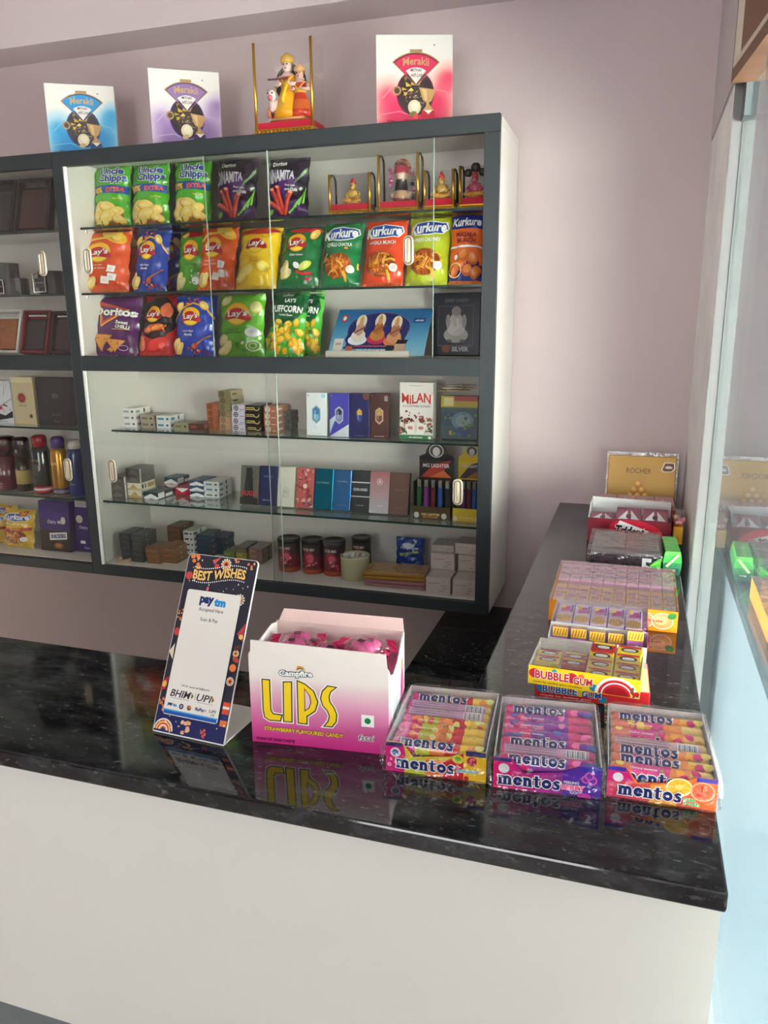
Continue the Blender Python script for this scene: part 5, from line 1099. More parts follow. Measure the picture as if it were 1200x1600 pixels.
a.poly(rr(cw, y1-y0, .035, x0=cx0, y0=y0), (238, 236, 228))
a.text('pay', cx0-.085, 1.61, .115, (24, 44, 110), w=.20, bold=.06); a.text('tm', cx0+.105, 1.615, .10, (20, 150, 220), w=.165, bold=.07)
a.text('Accepted Here', cx0, 1.505, .058, (70, 72, 84), w=.35, bold=.01); a.text('Scan & Pay', cx0, 1.385, .055, (80, 80, 90), w=.25, bold=.01)
a.text('UPI ID: payqr.upi7g@paytm', cx0, .575, .03, (90, 90, 96), w=.40)
a.text('BHIM', cx0-.185, .475, .085, (30, 30, 36), w=.27, bold=.02, slant=.25); a.poly([(cx0-.035, .44), (cx0+.0, .475), (cx0-.035, .515)], (226, 110, 40)); a.poly([(cx0-.025, .44), (cx0-.0, .475), (cx0-.025, .5)], (60, 130, 70)); a.rect(cx0+.02, .43, cx0+.026, .52, (150, 150, 150))
a.text('UPI', cx0+.145, .475, .085, (60, 60, 66), w=.20, bold=.015, slant=.25); a.poly([(cx0+.255, .44), (cx0+.29, .475), (cx0+.255, .515)], (226, 110, 40)); a.poly([(cx0+.262, .44), (cx0+.285, .47), (cx0+.262, .495)], (60, 130, 70)); a.rect(cx0-.31, .415, cx0-.05, .42, (150, 150, 150)); a.rect(cx0+.06, .415, cx0+.28, .42, (150, 150, 150))
a.text('pay', cx0-.30, .335, .04, (24, 44, 110), w=.07, bold=.06); a.text('tm', cx0-.235, .337, .036, (20, 150, 220), w=.055, bold=.06); a.ell(cx0-.14, .335, .03, .033, (40, 50, 110)); a.text('0', cx0-.14, .335, .036, WHT, w=.02, bold=.02); a.ell(cx0-.03, .335, .03, .03, (110, 90, 70)); a.ell(cx0-.02, .345, .018, .015, OR); a.text('RuPay', cx0+.12, .335, .05, (30, 50, 120), w=.13, bold=.03, slant=.15); a.poly([(cx0+.19, .32), (cx0+.21, .335), (cx0+.195, .355)], OR); a.text('UPI', cx0+.295, .345, .036, (110, 110, 116), w=.09, slant=.2); a.text('LITE', cx0+.305, .305, .026, (110, 110, 116), w=.05)
a.rect(cx0-cw/2+.012, .225, cx0+cw/2-.012, .265, (30, 90, 180)); a.rect(cx0-cw/2+.004, .262, cx0+cw/2-.004, .278, (60, 160, 220))
a.build('printed_front', PRINT, ps)
MB().box((-Ws/2, .0, 0), (Ws/2, .105, .0026), (236, 236, 232)).build('foot', PRINT, ps, bevel=.0008)

# ---- open carton of wrapped candies
Wl, Dl, yawl = .188, .112, .107
lx = thing('candy_carton', 'open pink and white carton with large yellow lettering', 'candy box', (.1485, -1.556, ZC0), (0, 0, yawl))
def lface(px, py):                      # a point of the photograph on the carton's front panel, in the panel's own (u, z)
    d = RM.T @ np.array([(px-600)/FPX, -(py-800)/FPX, 1.0]); nrm = np.array([math.sin(yawl), -math.cos(yawl), 0]); o = np.array([.1485, -1.556, ZC0])
    q = CAM+d*(((o-CAM)@nrm)/(d@nrm))-o; return (q[0]*math.cos(yawl)+q[1]*math.sin(yawl), q[2])
def lc(cx, cy): return lface(370+cx*290/1200, 930+cy*290/1200)
tb = .0012; hw = Wl/2
PINK1, PINK2 = (224, 86, 160), (240, 226, 222)
def lips_grad(u, v): return mixc((206, 40, 132), (238, 232, 226), (v-.0)/.098)
front = [(-hw, 0), (hw, 0), (hw, .119), (hw-.0015, .122), (hw-.003, .141), (-hw+.004, .147), (-hw+.003, .130), (-hw, .126)]
def slab(P, ax, o, th, c=(236, 232, 226)):
    f = (lambda u, v, e: (u, o+e, v)) if ax == 'y' else (lambda u, v, e: (o+e, u, v))
    return MB().loft([[f(u, v, e) for u, v in P] for e in (th, 0)], c)
slab(front, 'y', 0, tb).build('front_panel', PAPER, lx)
a = Art(flat(0, 0, 0), .012); a.h0 = .0003; a.poly(front, lips_grad); a.build('front_ink', PRINT, lx)
sideP = [(0, 0), (Dl, 0), (Dl, .128), (Dl*.85, .122), (Dl*.55, .104), (Dl*.3, .099), (Dl*.12, .106), (0, .121)]
slab(sideP, 'x', hw-tb, tb).build('side_panel', PAPER, lx)
b = Art(side(hw, 0, 0), .012); b.poly(sideP, lambda u, v: mixc((222, 90, 160), (240, 240, 238), v/.085)); b.poly([(.018, .03), (.075, .03), (.075, .098), (.018, .092)], (238, 238, 240))
for i in range(9): b.stroke([(.024, .086-.006*i), (.024+.04+.005*(i % 3), .086-.006*i)], .0016, (150, 160, 176))
b.ell(.094, .085, .008, .012, (230, 170, 130)); b.ell(.092, .06, .008, .02, (226, 100, 160)); b.build('side_print', PRINT, lx)
slab([(0, 0), (Dl, 0), (Dl, .128), (Dl*.8, .134), (Dl*.4, .130), (0, .128)], 'x', -hw, tb).build('side_panel', PAPER, lx)
slab([(-hw, 0), (hw, 0), (hw, .128), (-hw, .131)], 'y', Dl-tb, tb, (236, 210, 206)).build('back_panel', PAPER, lx)
MB().loft([[(-hw+.004, Dl-tb, .131), (hw, Dl-tb, .128), (hw-.004, Dl+.012, .142), (-hw+.008, Dl+.012, .145)], [(-hw+.004, Dl, .130), (hw, Dl, .127), (hw-.004, Dl+.013, .141), (-hw+.008, Dl+.013, .144)]], (240, 208, 204)).build('lid_flap', PAPER, lx)
MB().box((-hw, 0, 0), (hw, Dl, tb), (226, 200, 200)).build('bottom_panel', PAPER, lx)
MB().box((-hw+.002, .002, .0016), (hw-.002, Dl-.002, .094), (226, 140, 180)).build('inner_layer', PAPER, lx)
g = Art(flat(0, 0, 0)); g.h0 = .0008
def cp(P): return [lc(*p) for p in P]
LET = [[(168, 545), (210, 548), (218, 740), (235, 768), (290, 775), (282, 808), (215, 803), (186, 785), (176, 740)],
       [(305, 562), (352, 562), (355, 815), (308, 812)],
       [(395, 556), (440, 575), (495, 620), (522, 690), (505, 745), (460, 775), (452, 775), (452, 828), (402, 822)],
       [(638, 596), (590, 588), (558, 620), (546, 665), (560, 710), (590, 745), (604, 780), (595, 815), (572, 842), (615, 846), (640, 815), (644, 770), (625, 725), (600, 690), (594, 655), (606, 620)]]
def grow(P, k):
    P = cp(P); out = []; n = len(P); A = sum(P[i][0]*P[(i+1) % n][1]-P[(i+1) % n][0]*P[i][1] for i in range(n)); sg = 1 if A > 0 else -1
    for i in range(n):
        a_, b_, c_ = Vector(P[i-1]), Vector(P[i]), Vector(P[(i+1) % n]); e1 = (b_-a_).normalized(); e2 = (c_-b_).normalized()
        n1, n2 = Vector((e1.y, -e1.x))*sg, Vector((e2.y, -e2.x))*sg; m = (n1+n2).normalized(); out.append(tuple(b_+m*(k/max(.45, m.dot(n1)))))
    return out
for P in LET: g.poly(grow(P, .0032), (248, 244, 240)); g.k -= .9
g.k += 1
for P in LET: g.poly(grow(P, .0016), (50, 40, 30)); g.k -= .9
g.k += 1
for P in LET: g.poly(cp(P), (248, 214, 30)); g.k -= .9
g.k += 1
hole = [(442, 610), (470, 650), (478, 690), (466, 725), (444, 740)]
g.poly(grow(hole, .0012), (50, 40, 30)); g.poly(cp(hole), (238, 196, 214))
def ltext(s_, x0, x1, y0, y1, h, col, **k):
    p, q = lc(x0, y0), lc(x1, y1); g.text(s_, (p[0]+q[0])/2, (p[1]+q[1])/2, h, col, w=abs(q[0]-p[0]), rot=math.atan2(q[1]-p[1], q[0]-p[0]), **k)
ltext('Campfire', 275, 490, 505, 515, .0105, (250, 250, 246), bold=.04, edge=((52, 92, 104), .09))
g.stroke([lc(385, 482), lc(400, 462), lc(425, 466), lc(440, 480)], [.001, .004, .003, .001], (226, 160, 40)); g.stroke([lc(392, 476), lc(412, 470), lc(430, 478)], .0015, (120, 90, 30))
ltext('STRAWBERRY FLAVOURED CANDY', 180, 690, 855, 908, .0056, (246, 214, 50), bold=.03, edge=((110, 30, 60), .06))
ltext('PUSH UP AND TASTE', 132, 378, 920, 944, .0042, (96, 20, 70), bold=.02)
c0 = lc(848, 810); s_ = .0085; g.rect(c0[0]-s_, c0[1]-s_, c0[0]+s_, c0[1]+s_, (248, 248, 244)); g.ell(c0[0], c0[1], s_*.5, s_*.5, (20, 130, 70))
ltext('fssai', 790, 890, 914, 924, .009, (60, 50, 56), bold=.0, slant=.2, edge=((240, 226, 230), .07))
g.build('lettering', PRINT, lx)
# wrapped candies inside
CANDY = mat('pink_candy', (232, 96, 160), .4)
MAG = mat('magenta_wrapper', (214, 20, 96), .3)
CWR = clear_mat('candy_wrapper', (.97, .88, .92), .1, 1.45, 1., .09, bump=(90, .6))
cn0 = None
Mx = Matrix.Translation((.1485, -1.556, ZC0)) @ Matrix.Rotation(yawl, 4, 'Z')
for k, (x, y, rz, ry, dz) in enumerate(((-.050, .058, .10, -.08, .004), (-.028, .080, -.1, .1, .0), (.004, .055, -.12, .12, .003), (.014, .084, .1, .0, .0), (.046, .054, .2, -.1, .001), (.050, .076, .3, .10, .006), (.048, .050, -.25, .08, .010), (-.050, .078, .2, .0, .006))):
    if cn0 is None:
        cn0 = thing('wrapped_candy', 'pink lip shaped candy in clear magenta ended wrapper inside the carton', 'candy', (0, 0, 0), group='wrapped candies in the carton')
        MB().ball((0, 0, .009), .012, (232, 96, 160), 12, 8, (1.35, .75, .7)).build('candy_body', CANDY, cn0, True)
        pr = []
        for i in range(9):
            q = i/8; x_ = -.026+.052*q; w_ = .0135-.003*abs(2*q-1); h_ = .0095*max(.06, 1-abs(2*q-1)**2.5)
            pr.append([(x_, w_*math.cos(2*PI*j/10), .0095+h_*math.sin(2*PI*j/10)) for j in range(10)])
        MB().loft(pr).build('clear_wrapper', CWR, cn0, True)
        for e in (-1, 1):
            P = [(e*.022, -.0125, .0095), (e*.022, .0125, .0095)]+[(e*(.033+.0012*(i % 2)), .0125-.025*i/10, .0095+.001*math.sin(i)) for i in range(11)]
            MB().loft([[(p[0], p[1], p[2]+dz_) for p in P] for dz_ in (0, .0006)]).build('crimped_end', MAG, cn0)
        for i in range(6): MB().box((-.004+.0014*i, -.010, .0185), (-.0033+.0014*i, -.002, .0189), BLK).build('barcode_bar', PRINT, cn0)
        c = cn0
    else: c = copy_tree(cn0)
    v = Mx @ Vector((x, y, .0975+dz*1.6)); c.location = v; c.scale = (1.12, 1.3, 1.3); c.rotation_euler = (.1*(k % 3-1), ry, rz+yawl)

# ---- heavy slab-serif logo lettering, drawn by hand
def logo_glyphs():
    G = {}
    def half(cx, cy, ro, ri, a0, a1, ky=1., n=9): return [(cx+ro*math.cos(q), cy+ro*ky*math.sin(q)) for q in np.linspace(a0, a1, n)]+[(cx+ri*math.cos(q), cy+ri*.75*ky*math.sin(q)) for q in np.linspace(a1, a0, n)]
    rect = lambda x0, y0, x1, y1: [(x0, y0), (x1, y0), (x1, y1), (x0, y1)]
    def arch(x): return [half(x+.34, .60, .36, .08, 0, PI, 1.08), rect(x+.42, 0, x+.70, .62), rect(x+.36, 0, x+.76, .13)]
    st = [rect(0, 0, .28, .98), rect(-.07, 0, .35, .13), rect(-.07, .84, .2, .98)]
    G['m'] = (st+arch(.0)+arch(.42), 1.18); G['n'] = (st+arch(.0), .76)
    G['o'] = ([half(.42, .49, .42, .15, 0, PI, 1.19), half(.42, .49, .42, .15, PI, 2*PI, 1.19)], .84)
    G['e'] = ([half(.40, .49, .40, .14, 0, PI, 1.22), half(.40, .49, .40, .14, PI, 1.86*PI, 1.22), rect(.2, .44, .80, .56)], .80)
    G['t'] = ([rect(.12, .12, .40, 1.25), rect(-.04, .82, .62, .98), half(.38, .24, .26, .04, PI*1.0, 1.9*PI, .95)], .62)
    s = [(.58, .80), (.34, .88), (.14, .74), (.30, .56), (.50, .40), (.46, .14), (.22, .10), (.02, .20)]
    G['s'] = (None, .64, s); return G
LG = logo_glyphs()
def outset(P, k):
    n = len(P); A = sum(P[i][0]*P[(i+1) % n][1]-P[(i+1) % n][0]*P[i][1] for i in range(n)); sg = 1 if A > 0 else -1; out = []
    for i in range(n):
        a_, b_, c_ = Vector(P[i-1]), Vector(P[i]), Vector(P[(i+1) % n]); e1 = (b_-a_).normalized(); e2 = (c_-b_).normalized()
        n1, n2 = Vector((e1.y, -e1.x))*sg, Vector((e2.y, -e2.x))*sg; m = (n1+n2).normalized(); out.append(tuple(b_+m*(k/max(.5, m.dot(n1)))))
    return out
def logo(a, word, cx, cy, w, h, col, edge=WHT, rot=0):
    x = 0; items = []
    for ch in word: items.append((ch, x)); x += LG[ch][1]+.10
    tot = x-.10; kx, ky = w/tot, h/1.1; cr, sr = math.cos(rot), math.sin(rot)
    tr = lambda P, x0: [(cx+((p[0]+x0)*kx-w/2)*cr-((p[1]-.5)*ky)*sr, cy+((p[0]+x0)*kx-w/2)*sr+((p[1]-.5)*ky)*cr) for p in P]
    if edge:
        e = .085*h
        for ch, x0 in items:
            if LG[ch][0] is None: a.stroke(tr(LG[ch][2], x0), [.13*(kx+ky)+2*e]*8, edge); a.ell(*tr([LG[ch][2][0]], x0)[0], .07*(kx+ky)+e, .07*(kx+ky)+e, edge, n=8); a.k -= 1.95; continue
            for P in LG[ch][0]: a.poly(outset(tr(P, x0), e), edge); a.k -= .98
        a.k += 1
    for ch, x0 in items:
        if LG[ch][0] is None: a.stroke(tr(LG[ch][2], x0), [.10*(kx+ky), .13*(kx+ky), .15*(kx+ky), .16*(kx+ky), .16*(kx+ky), .14*(kx+ky), .12*(kx+ky), .09*(kx+ky)], col); a.k -= .95; continue
        for P in LG[ch][0]: a.poly(tr(P, x0), col); a.k -= .95
    a.k += 1
NAVY = (26, 36, 110)
# ---- trays of candy rolls in clear wrap
RR, RLn = .0098, .116
def roll_proto(name, bands, variant, lab, group, accent, seed):
    t = thing(name, lab, 'candy roll', group=group); n = 14
    def ring(x, r): return [(x, r*math.cos(2*PI*j/n), RR+r*math.sin(2*PI*j/n)) for j in range(n)]
    xs = [-RLn/2, -RLn/2+.003, -RLn/2+.006]; mb = MB(); tot = sum(b for b, _ in bands); x = -RLn/2+.006
    rings = [ring(-RLn/2, RR*.35), ring(-RLn/2+.002, RR*.86), ring(-RLn/2+.006, RR)]; cols = [(210, 205, 210), bands[0][1]]
    for b, c in bands: x += (RLn-.012)*b/tot; rings.append(ring(x, RR)); cols.append(c)
    rings += [ring(RLn/2-.002, RR*.86), ring(RLn/2, RR*.35)]; cols += [bands[-1][1], (210, 205, 210)]
    mb.loft(rings, cols); mb.build('wrapper', FOIL, t, True)
    a = Art(lambda u, v, h: (u, -(RR+h)*math.cos(v/RR), RR+(RR+h)*math.sin(v/RR)), .0026); a.dh = .00014; a.h0 = .0003; v0 = RR*.95
    R = random.Random(seed)
    if variant == 'logo':
        for b in range(3): a.ell(.035+.009*b, v0+R.uniform(-.003, .003), .006, .005, accent[b % len(accent)], n=10)
        logo(a, 'mentos', -.012, v0, .066, .0115, NAVY)
        a.text('fresh', .040, v0-.006, .004, (70, 150, 80), w=.016, bold=.02)
    elif variant == 'code':
        a.rect(-.052, v0-.007, .050, v0+.006, mixc((206, 200, 214), bands[0][1], .25)); a.rect(.022, v0-.006, .046, v0+.006, (232, 232, 236))
        for i in range(11): a.rect(.0235+.002*i, v0-.005, .0235+.002*i+(.0006 if i % 3 else .0012), v0+.004, (50, 56, 80)); a.k -= .9
        a.k += 1
        for i in range(4): a.stroke([(-.05, v0+.004-.003*i), (.012+.002*(i % 2), v0+.004-.003*i)], .0009, (130, 126, 150))
    else:
        for i in range(9): a.ell(R.uniform(-.05, .05), v0+R.uniform(-.008, .006), R.uniform(.004, .008), R.uniform(.003, .005), R.choice(accent), R.uniform(0, 3), 9); a.k -= .8
        a.k += 1; a.text('chewy sweets', -.02, v0, .003, WHT, w=.03)
        if variant == 'half': logo(a, 'mentos', -.008, v0-.011, .07, .011, NAVY)
    a.build('printed_sleeve', FOILART, t); return t
ORD = ['first', 'second', 'third', 'fourth', 'fifth', 'sixth', 'seventh', 'eighth', 'ninth', 'last']
VAR = {'logo': 'with lettering on top', 'code': 'with barcode turned up', 'fruit': 'with fruit pictures turned up', 'half': 'with pictures and low lettering'}
def roll_box(label, bottom_l, bottom_r, bands, accent, order, front, key, tone, D=.158, H=.0405):
    pl, pr = at(*bottom_l, z=ZT), at(*bottom_r, z=ZT); c = (pl+pr)/2; w = (pr-pl).length; yaw = math.atan2(pr.y-pl.y, pr.x-pl.x)
    t = thing('candy_tray', label, 'candy box', (c.x, c.y, ZC0), (0, 0, yaw), 'wrapped trays of candy rolls'); hw = w/2; tb = .0012
    fp = [(-hw, 0), (hw, 0), (hw, H), (hw*.62, H*.98), (hw*.30, H*.72), (-hw*.44, H*.55), (-hw*.62, H*.92), (-hw*.66, H), (-hw, H)]
    slab(fp, 'y', 0, tb, tone[0]).build('front_panel', PAPER, t)
    for e in (-1, 1): slab([(0, 0), (D, 0), (D, H), (0, H)], 'x', hw-tb if e > 0 else -hw, tb, (200, 196, 196)).build('side_panel', PAPER, t)
    slab([(-hw, 0), (hw, 0), (hw, H), (-hw, H)], 'y', D-tb, tb, (206, 200, 200)).build('back_panel', PAPER, t)
    MB().box((-hw, 0, 0), (hw, D, tb), (190, 186, 186)).build('bottom_panel', PAPER, t)
    MB().box((-hw+.002, .002, tb), (hw-.002, D-.002, .0185), (180, 160, 176)).build('inner_card', PAPER, t)
    a = Art(flat(0, 0, 0)); a.h0 = .0003; a.dh = .00006; front(a, hw, H, fp); a.build('front_print', PRINT, t)
    # clear wrap: a puckered sleeve around the tray
    e = .0035; mb = MB(); R = random.Random(key); rings = []
    for y, g_ in ((-.002, .25), (-.0045, .75), (-.0035, 1.0), (.03, 1.0), (.08, 1.0), (.13, 1.0), (D+.002, 1.), (D+.004, .6)):
        row = []
        for j in range(28):
            q = 2*PI*j/28; sx, sz = math.cos(q), math.sin(q); k = max(abs(sx), abs(sz)); x, z = sx/k, sz/k
            row.append(((hw+e*g_+R.uniform(0, .0015))*x, y+R.uniform(-.001, .001), max(.0004, H/2+(H/2+.0025*g_+R.uniform(0, .0012))*z)))
        rings.append(row)
    mb.loft(rings).build('clear_wrap', WRAP, t)
    # puckered corners of the wrap at the front
    for s_ in (-1, 1):
        mb = MB()
        for i in range(7):
            z = .004+.005*i; mb.face([(s_*(hw+.002), -.003, z), (s_*(hw+.0065+R.uniform(-.002, .001)), -.004+R.uniform(-.003, .003), z+R.uniform(-.002, .002)), (s_*(hw+.006), -.002, z+.004), (s_*(hw+.002), -.004, z+.005)])
        tag(mb.build('wrap_pucker', WRAP, t), kind='stuff')
    M = Matrix.Translation((c.x, c.y, ZC0)) @ Matrix.Rotation(yaw, 4, 'Z'); pitch = (D-.012)/len(order)
    pro = {}
    for i, v in enumerate(order):
        if v not in pro: o = roll_proto('candy_roll', bands, v, '%s candy roll %s' % (tone[1], VAR[v]), 'candy rolls in wrapped trays', accent, key+i); pro[v] = o
        else: o = copy_tree(pro[v])
        o['label'] = '%s candy roll %s, %s behind the tray\'s printed front' % (tone[1], VAR[v], ORD[i]); o.location = M @ Vector((0, .008+RR*.6+pitch*i, .0187)); o.rotation_euler = (R.uniform(-.12, .12), 0, yaw+R.uniform(-.012, .012))
def fr_rainbow(a, hw, H, fp):
    a.poly([(-hw, .0), (-hw*.62, .0), (-hw*.60, H*.6), (-hw*.64, H*.96), (-hw, H*.96)], (222, 20, 130))
    for x0, x1, c in ((-.62, -.2, (206, 214, 60)), (-.2, .16, (240, 130, 70)), (.16, .56, (214, 30, 40)), (.56, 1, (246, 200, 40))): a.poly([(hw*x0, 0), (hw*x1, 0), (hw*x1, H*(.55 if x1 < .2 else .9)), (hw*x0, H*(.52 if x0 < .2 else .86))], c)
    a.rect(hw*.60, H*.82, hw*.99, H*.99, (40, 44, 110)); a.rect(-hw*.99, H*.86, -hw*.66, H*.99, (40, 44, 110)); a.ell(-hw*.80, H*.66, .0065, .0065, (232, 226, 232)); a.ell(-hw*.80, H*.66, .0045, .0045, (110, 130, 170))
    logo(a, 'mentos', -hw*.20, H*.30, hw*1.15, .0135, NAVY); a.text('rainbow', hw*.64, H*.32, .0055, (90, 190, 220), w=hw*.44, bold=.03, slant=.2, rot=.05, edge=(WHT, .05))
    a.ell(hw*.45, H*.68, .007, .006, (222, 222, 70)); a.ell(hw*.45, H*.70, .004, .003, (120, 170, 40)); a.ell(hw*.72, H*.66, .006, .006, (190, 30, 60)); a.dots(7, hw*.66, H*.56, hw*.78, H*.76, .001, .002, [(240, 140, 160)], 2); a.ell(hw*.62, H*.08, .003, .003, (206, 40, 40)); a.ell(-hw*.92, H*.24, .003, .003, (246, 150, 200))
def fr_berry(a, hw, H, fp):
    a.poly(fp, lambda u, v: mixc((222, 20, 110), (96, 50, 170), (u+hw)/(2*hw)*1.15-.1)); a.poly([(hw*.3, 0), (hw, 0), (hw, H), (hw*.6, H*.98), (hw*.3, H*.72)], (84, 40, 160)); a.rect(hw*.64, H*.84, hw*.99, H*.99, (50, 50, 160)); a.rect(-hw*.99, H*.88, -hw*.66, H*.99, (40, 44, 120))
    a.ell(-hw*.80, H*.66, .0065, .0065, (216, 216, 220)); logo(a, 'mentos', -hw*.32, H*.28, hw*1.15, .0135, NAVY)
    a.text('FEELING', hw*.46, H*.42, .0035, WHT, w=hw*.28, bold=.02); a.text('BERRY', hw*.50, H*.26, .0065, (246, 90, 150), w=hw*.44, bold=.05, edge=(WHT, .06)); a.text('GOOD', hw*.56, H*.10, .0040, WHT, w=hw*.22, bold=.02)
    for x, y in ((.72, .58), (.84, .56), (.78, .70)): a.ell(hw*x, H*y, .0055, .0055, (214, 90, 190), n=12); a.ell(hw*x, H*y, .0036, .0036, (110, 50, 160), n=10)
    a.poly([(hw*.80, H*.76), (hw*.84, H*.92), (hw*.88, H*.78)], (230, 200, 240)); a.ell(hw*.7, H*.04, .008, .0035, (206, 60, 170))
def fr_fruit(a, hw, H, fp):
    a.poly([(-hw, 0), (hw, 0), (hw, H*.98), (hw*.6, H*.96), (hw*.3, H*.7), (-hw*.44, H*.52), (-hw, H*.6)], lambda u, v: mixc((214, 60, 110), (240, 110, 50), (u+hw)/(2*hw)*1.8)); a.poly([(-hw, H*.5), (-hw*.5, H*.56), (-hw*.64, H*.95), (-hw, H*.95)], (214, 30, 120)); a.rect(-hw*.99, H*.86, -hw*.66, H*.99, (60, 50, 170)); a.rect(hw*.62, H*.86, hw*.99, H*.99, (60, 50, 170)); a.ell(-hw*.80, H*.66, .006, .006, (230, 220, 230))
    a.poly([(-hw*.2, 0), (hw*.3, 0), (hw*.3, H*.7), (-hw*.2, H*.56)], (244, 170, 60)); a.ell(hw*.32, H*.60, .0145, .012, (250, 226, 170), .2); a.ell(hw*.32, H*.60, .0125, .010, (246, 186, 50), .2); a.ell(hw*.32, H*.60, .004, .003, (250, 220, 120))
    for i in range(8): q = i*PI/4; a.stroke([(hw*.32+.003*math.cos(q), H*.6+.0025*math.sin(q)), (hw*.32+.011*math.cos(q), H*.6+.009*math.sin(q))], .0006, (252, 226, 140)); a.k -= .9
    a.k += 1; a.ell(hw*.74, H*.56, .0135, .0125, (250, 180, 140)); a.ell(hw*.74, H*.56, .0115, .0105, (240, 110, 80)); a.dots(12, hw*.62, H*.4, hw*.86, H*.75, .001, .0022, [(250, 170, 130), (220, 70, 50)], 3)
    logo(a, 'mentos', -hw*.20, H*.28, hw*1.15, .0135, NAVY); a.text('rasa', hw*.52, H*.26, .0042, (80, 190, 90), w=hw*.20, bold=.03, edge=(WHT, .06)); a.text('buah', hw*.56, H*.14, .0048, (80, 190, 90), w=hw*.28, bold=.03, edge=(WHT, .06))
roll_box('clear wrapped tray of rainbow striped candy rolls beside the pink carton', (603, 1203), (759, 1223), [(.24, (226, 60, 150)), (.18, (206, 214, 70)), (.18, (240, 140, 70)), (.18, (220, 50, 60)), (.22, (246, 206, 70))], [(250, 210, 80), (250, 150, 80), (240, 240, 140), (230, 80, 90)], ['logo', 'fruit', 'fruit', 'half', 'code', 'code', 'logo'], fr_rainbow, 101, ((226, 190, 60), 'rainbow striped'))
roll_box('clear wrapped tray of pink and purple candy rolls between two other trays', (770, 1229), (938, 1248), [(.3, (232, 50, 130)), (.45, (150, 70, 170)), (.25, (224, 70, 130))], [(246, 120, 180), (120, 60, 170), (90, 110, 190)], ['logo', 'code', 'logo', 'half', 'fruit', 'fruit', 'logo'], fr_berry, 202, ((110, 50, 160), 'pink and purple'))
roll_box('clear wrapped tray of orange and pink fruit candy rolls at the counter corner', (947, 1243), (1118, 1268), [(.18, (240, 130, 110)), (.4, (226, 80, 150)), (.22, (244, 150, 80)), (.2, (246, 206, 120))], [(250, 170, 70), (226, 60, 130), (250, 220, 110), (140, 190, 90)], ['half', 'logo', 'logo', 'code', 'half', 'fruit', 'logo'], fr_fruit, 303, ((236, 110, 60), 'orange and pink'))

# ---- bubble gum: open yellow tray on a closed red box
def gum_print(base, letter, edge, sub):
    def f(a, hw, H):
        for x, y, r, c in ((-.88, .60, .0085, (206, 40, 60) if base[1] > 100 else (40, 120, 190)), (-.20, .60, .0090, (206, 40, 60) if base[1] > 100 else (246, 210, 40)), (-.52, .84, .0035, (40, 150, 180)), (-.03, .74, .0045, (230, 120, 50)), (.20, .26, .0062, (30, 130, 170)), (.94, .18, .004, (40, 120, 50))): a.ell(hw*x, H*y, r, r*.9, c, n=12)
        a.text('BUBBLE', -hw*.56, H*.56, H*.44, letter, w=hw*.62, bold=.03, edge=(edge, .05)); a.text('GUM', hw*.0, H*.50, H*.40, letter, w=hw*.34, bold=.03, edge=(edge, .05)); a.text(sub, -hw*.45, H*.16, H*.10, (90, 70, 20) if base[1] > 100 else (250, 220, 200), w=hw*.9)
        if base[1] > 100:                           # round red badge with cream rings
            cx = hw*.60; a.ell(cx, H*.04, .030, H*.94, (236, 232, 220), n=22, a0=0, a1=PI); a.ell(cx, H*.04, .0255, H*.80, (200, 40, 50), n=22, a0=0, a1=PI); a.ring(cx, H*.04, .0215, H*.66, .002, WHT, 20, .0, PI); a.ell(cx, H*.04, .016, H*.45, (170, 24, 36), n=20, a0=0, a1=PI); a.dots(8, hw*.84, H*.1, hw*.97, H*.5, .0015, .004, [(250, 226, 60), (206, 40, 50), (40, 120, 50)], 4)
    return f
rb = thing('gum_box', 'red closed bubble gum box under the yellow tray', 'gum box', (.4845, -1.322, ZC0), (0, 0, .03)); w, d, hR = .163, .105, .0265
carton(rb, w, d, hR, (206, 36, 48), cols=dict(t=(226, 222, 210))); a = Art(flat(0, 0, 0)); a.dh = .00003; a.rect(-w/2+.001, .0005, w/2-.001, hR-.0005, (206, 36, 48)); gum_print((206, 36, 48), (30, 90, 170), WHT, 'made by quality gum')(a, w/2, hR); a.build('front_print', PRINT, rb)
yb = thing('gum_tray', 'yellow open tray of small gum packs on the red box', 'gum box', (.472, -1.341, ZC0+hR+.0004), (0, 0, -.045)); w, d, hY = .158, .106, .029
slab([(-w/2, 0), (w/2, 0), (w/2, hY), (-w/2, hY)], 'y', 0, .001, (246, 208, 40)).build('front_panel', PAPER, yb)
slab([(-w/2, 0), (w/2, 0), (w/2, hY*1.0), (-w/2, hY*1.02)], 'y', d-.001, .001, (232, 230, 220)).build('back_panel', PAPER, yb)
for e in (-1, 1): slab([(0, 0), (d, 0), (d, hY*1.0), (d*.5, hY*1.0), (0, hY)], 'x', w/2-.001 if e > 0 else -w/2, .001, (236, 220, 120) if e > 0 else (236, 234, 224)).build('side_panel', PAPER, yb)
MB().box((-w/2, 0, 0), (w/2, d, .001), (230, 226, 214)).build('bottom_panel', PAPER, yb)
MB().box((-w/2+.002, .002, .001), (w/2-.002, d-.002, .012), (214, 208, 190)).build('inner_card', PAPER, yb)
a = Art(flat(0, 0, 0)); a.dh = .00004; a.rect(-w/2, 0, w/2, hY, (246, 206, 36)); gum_print((246, 206, 36), (200, 30, 50), WHT, 'made by quality gum company')(a, w/2, hY); a.build('front_print', PRINT, yb)
b = Art(side(w/2, 0, 0)); b.rect(.004, .002, .1, .026, (246, 214, 60)); b.dots(8, .01, .004, .09, .024, .002, .005, [(226, 130, 60), (240, 240, 200), (206, 60, 50)], 5); b.build('side_print', PRINT, yb)
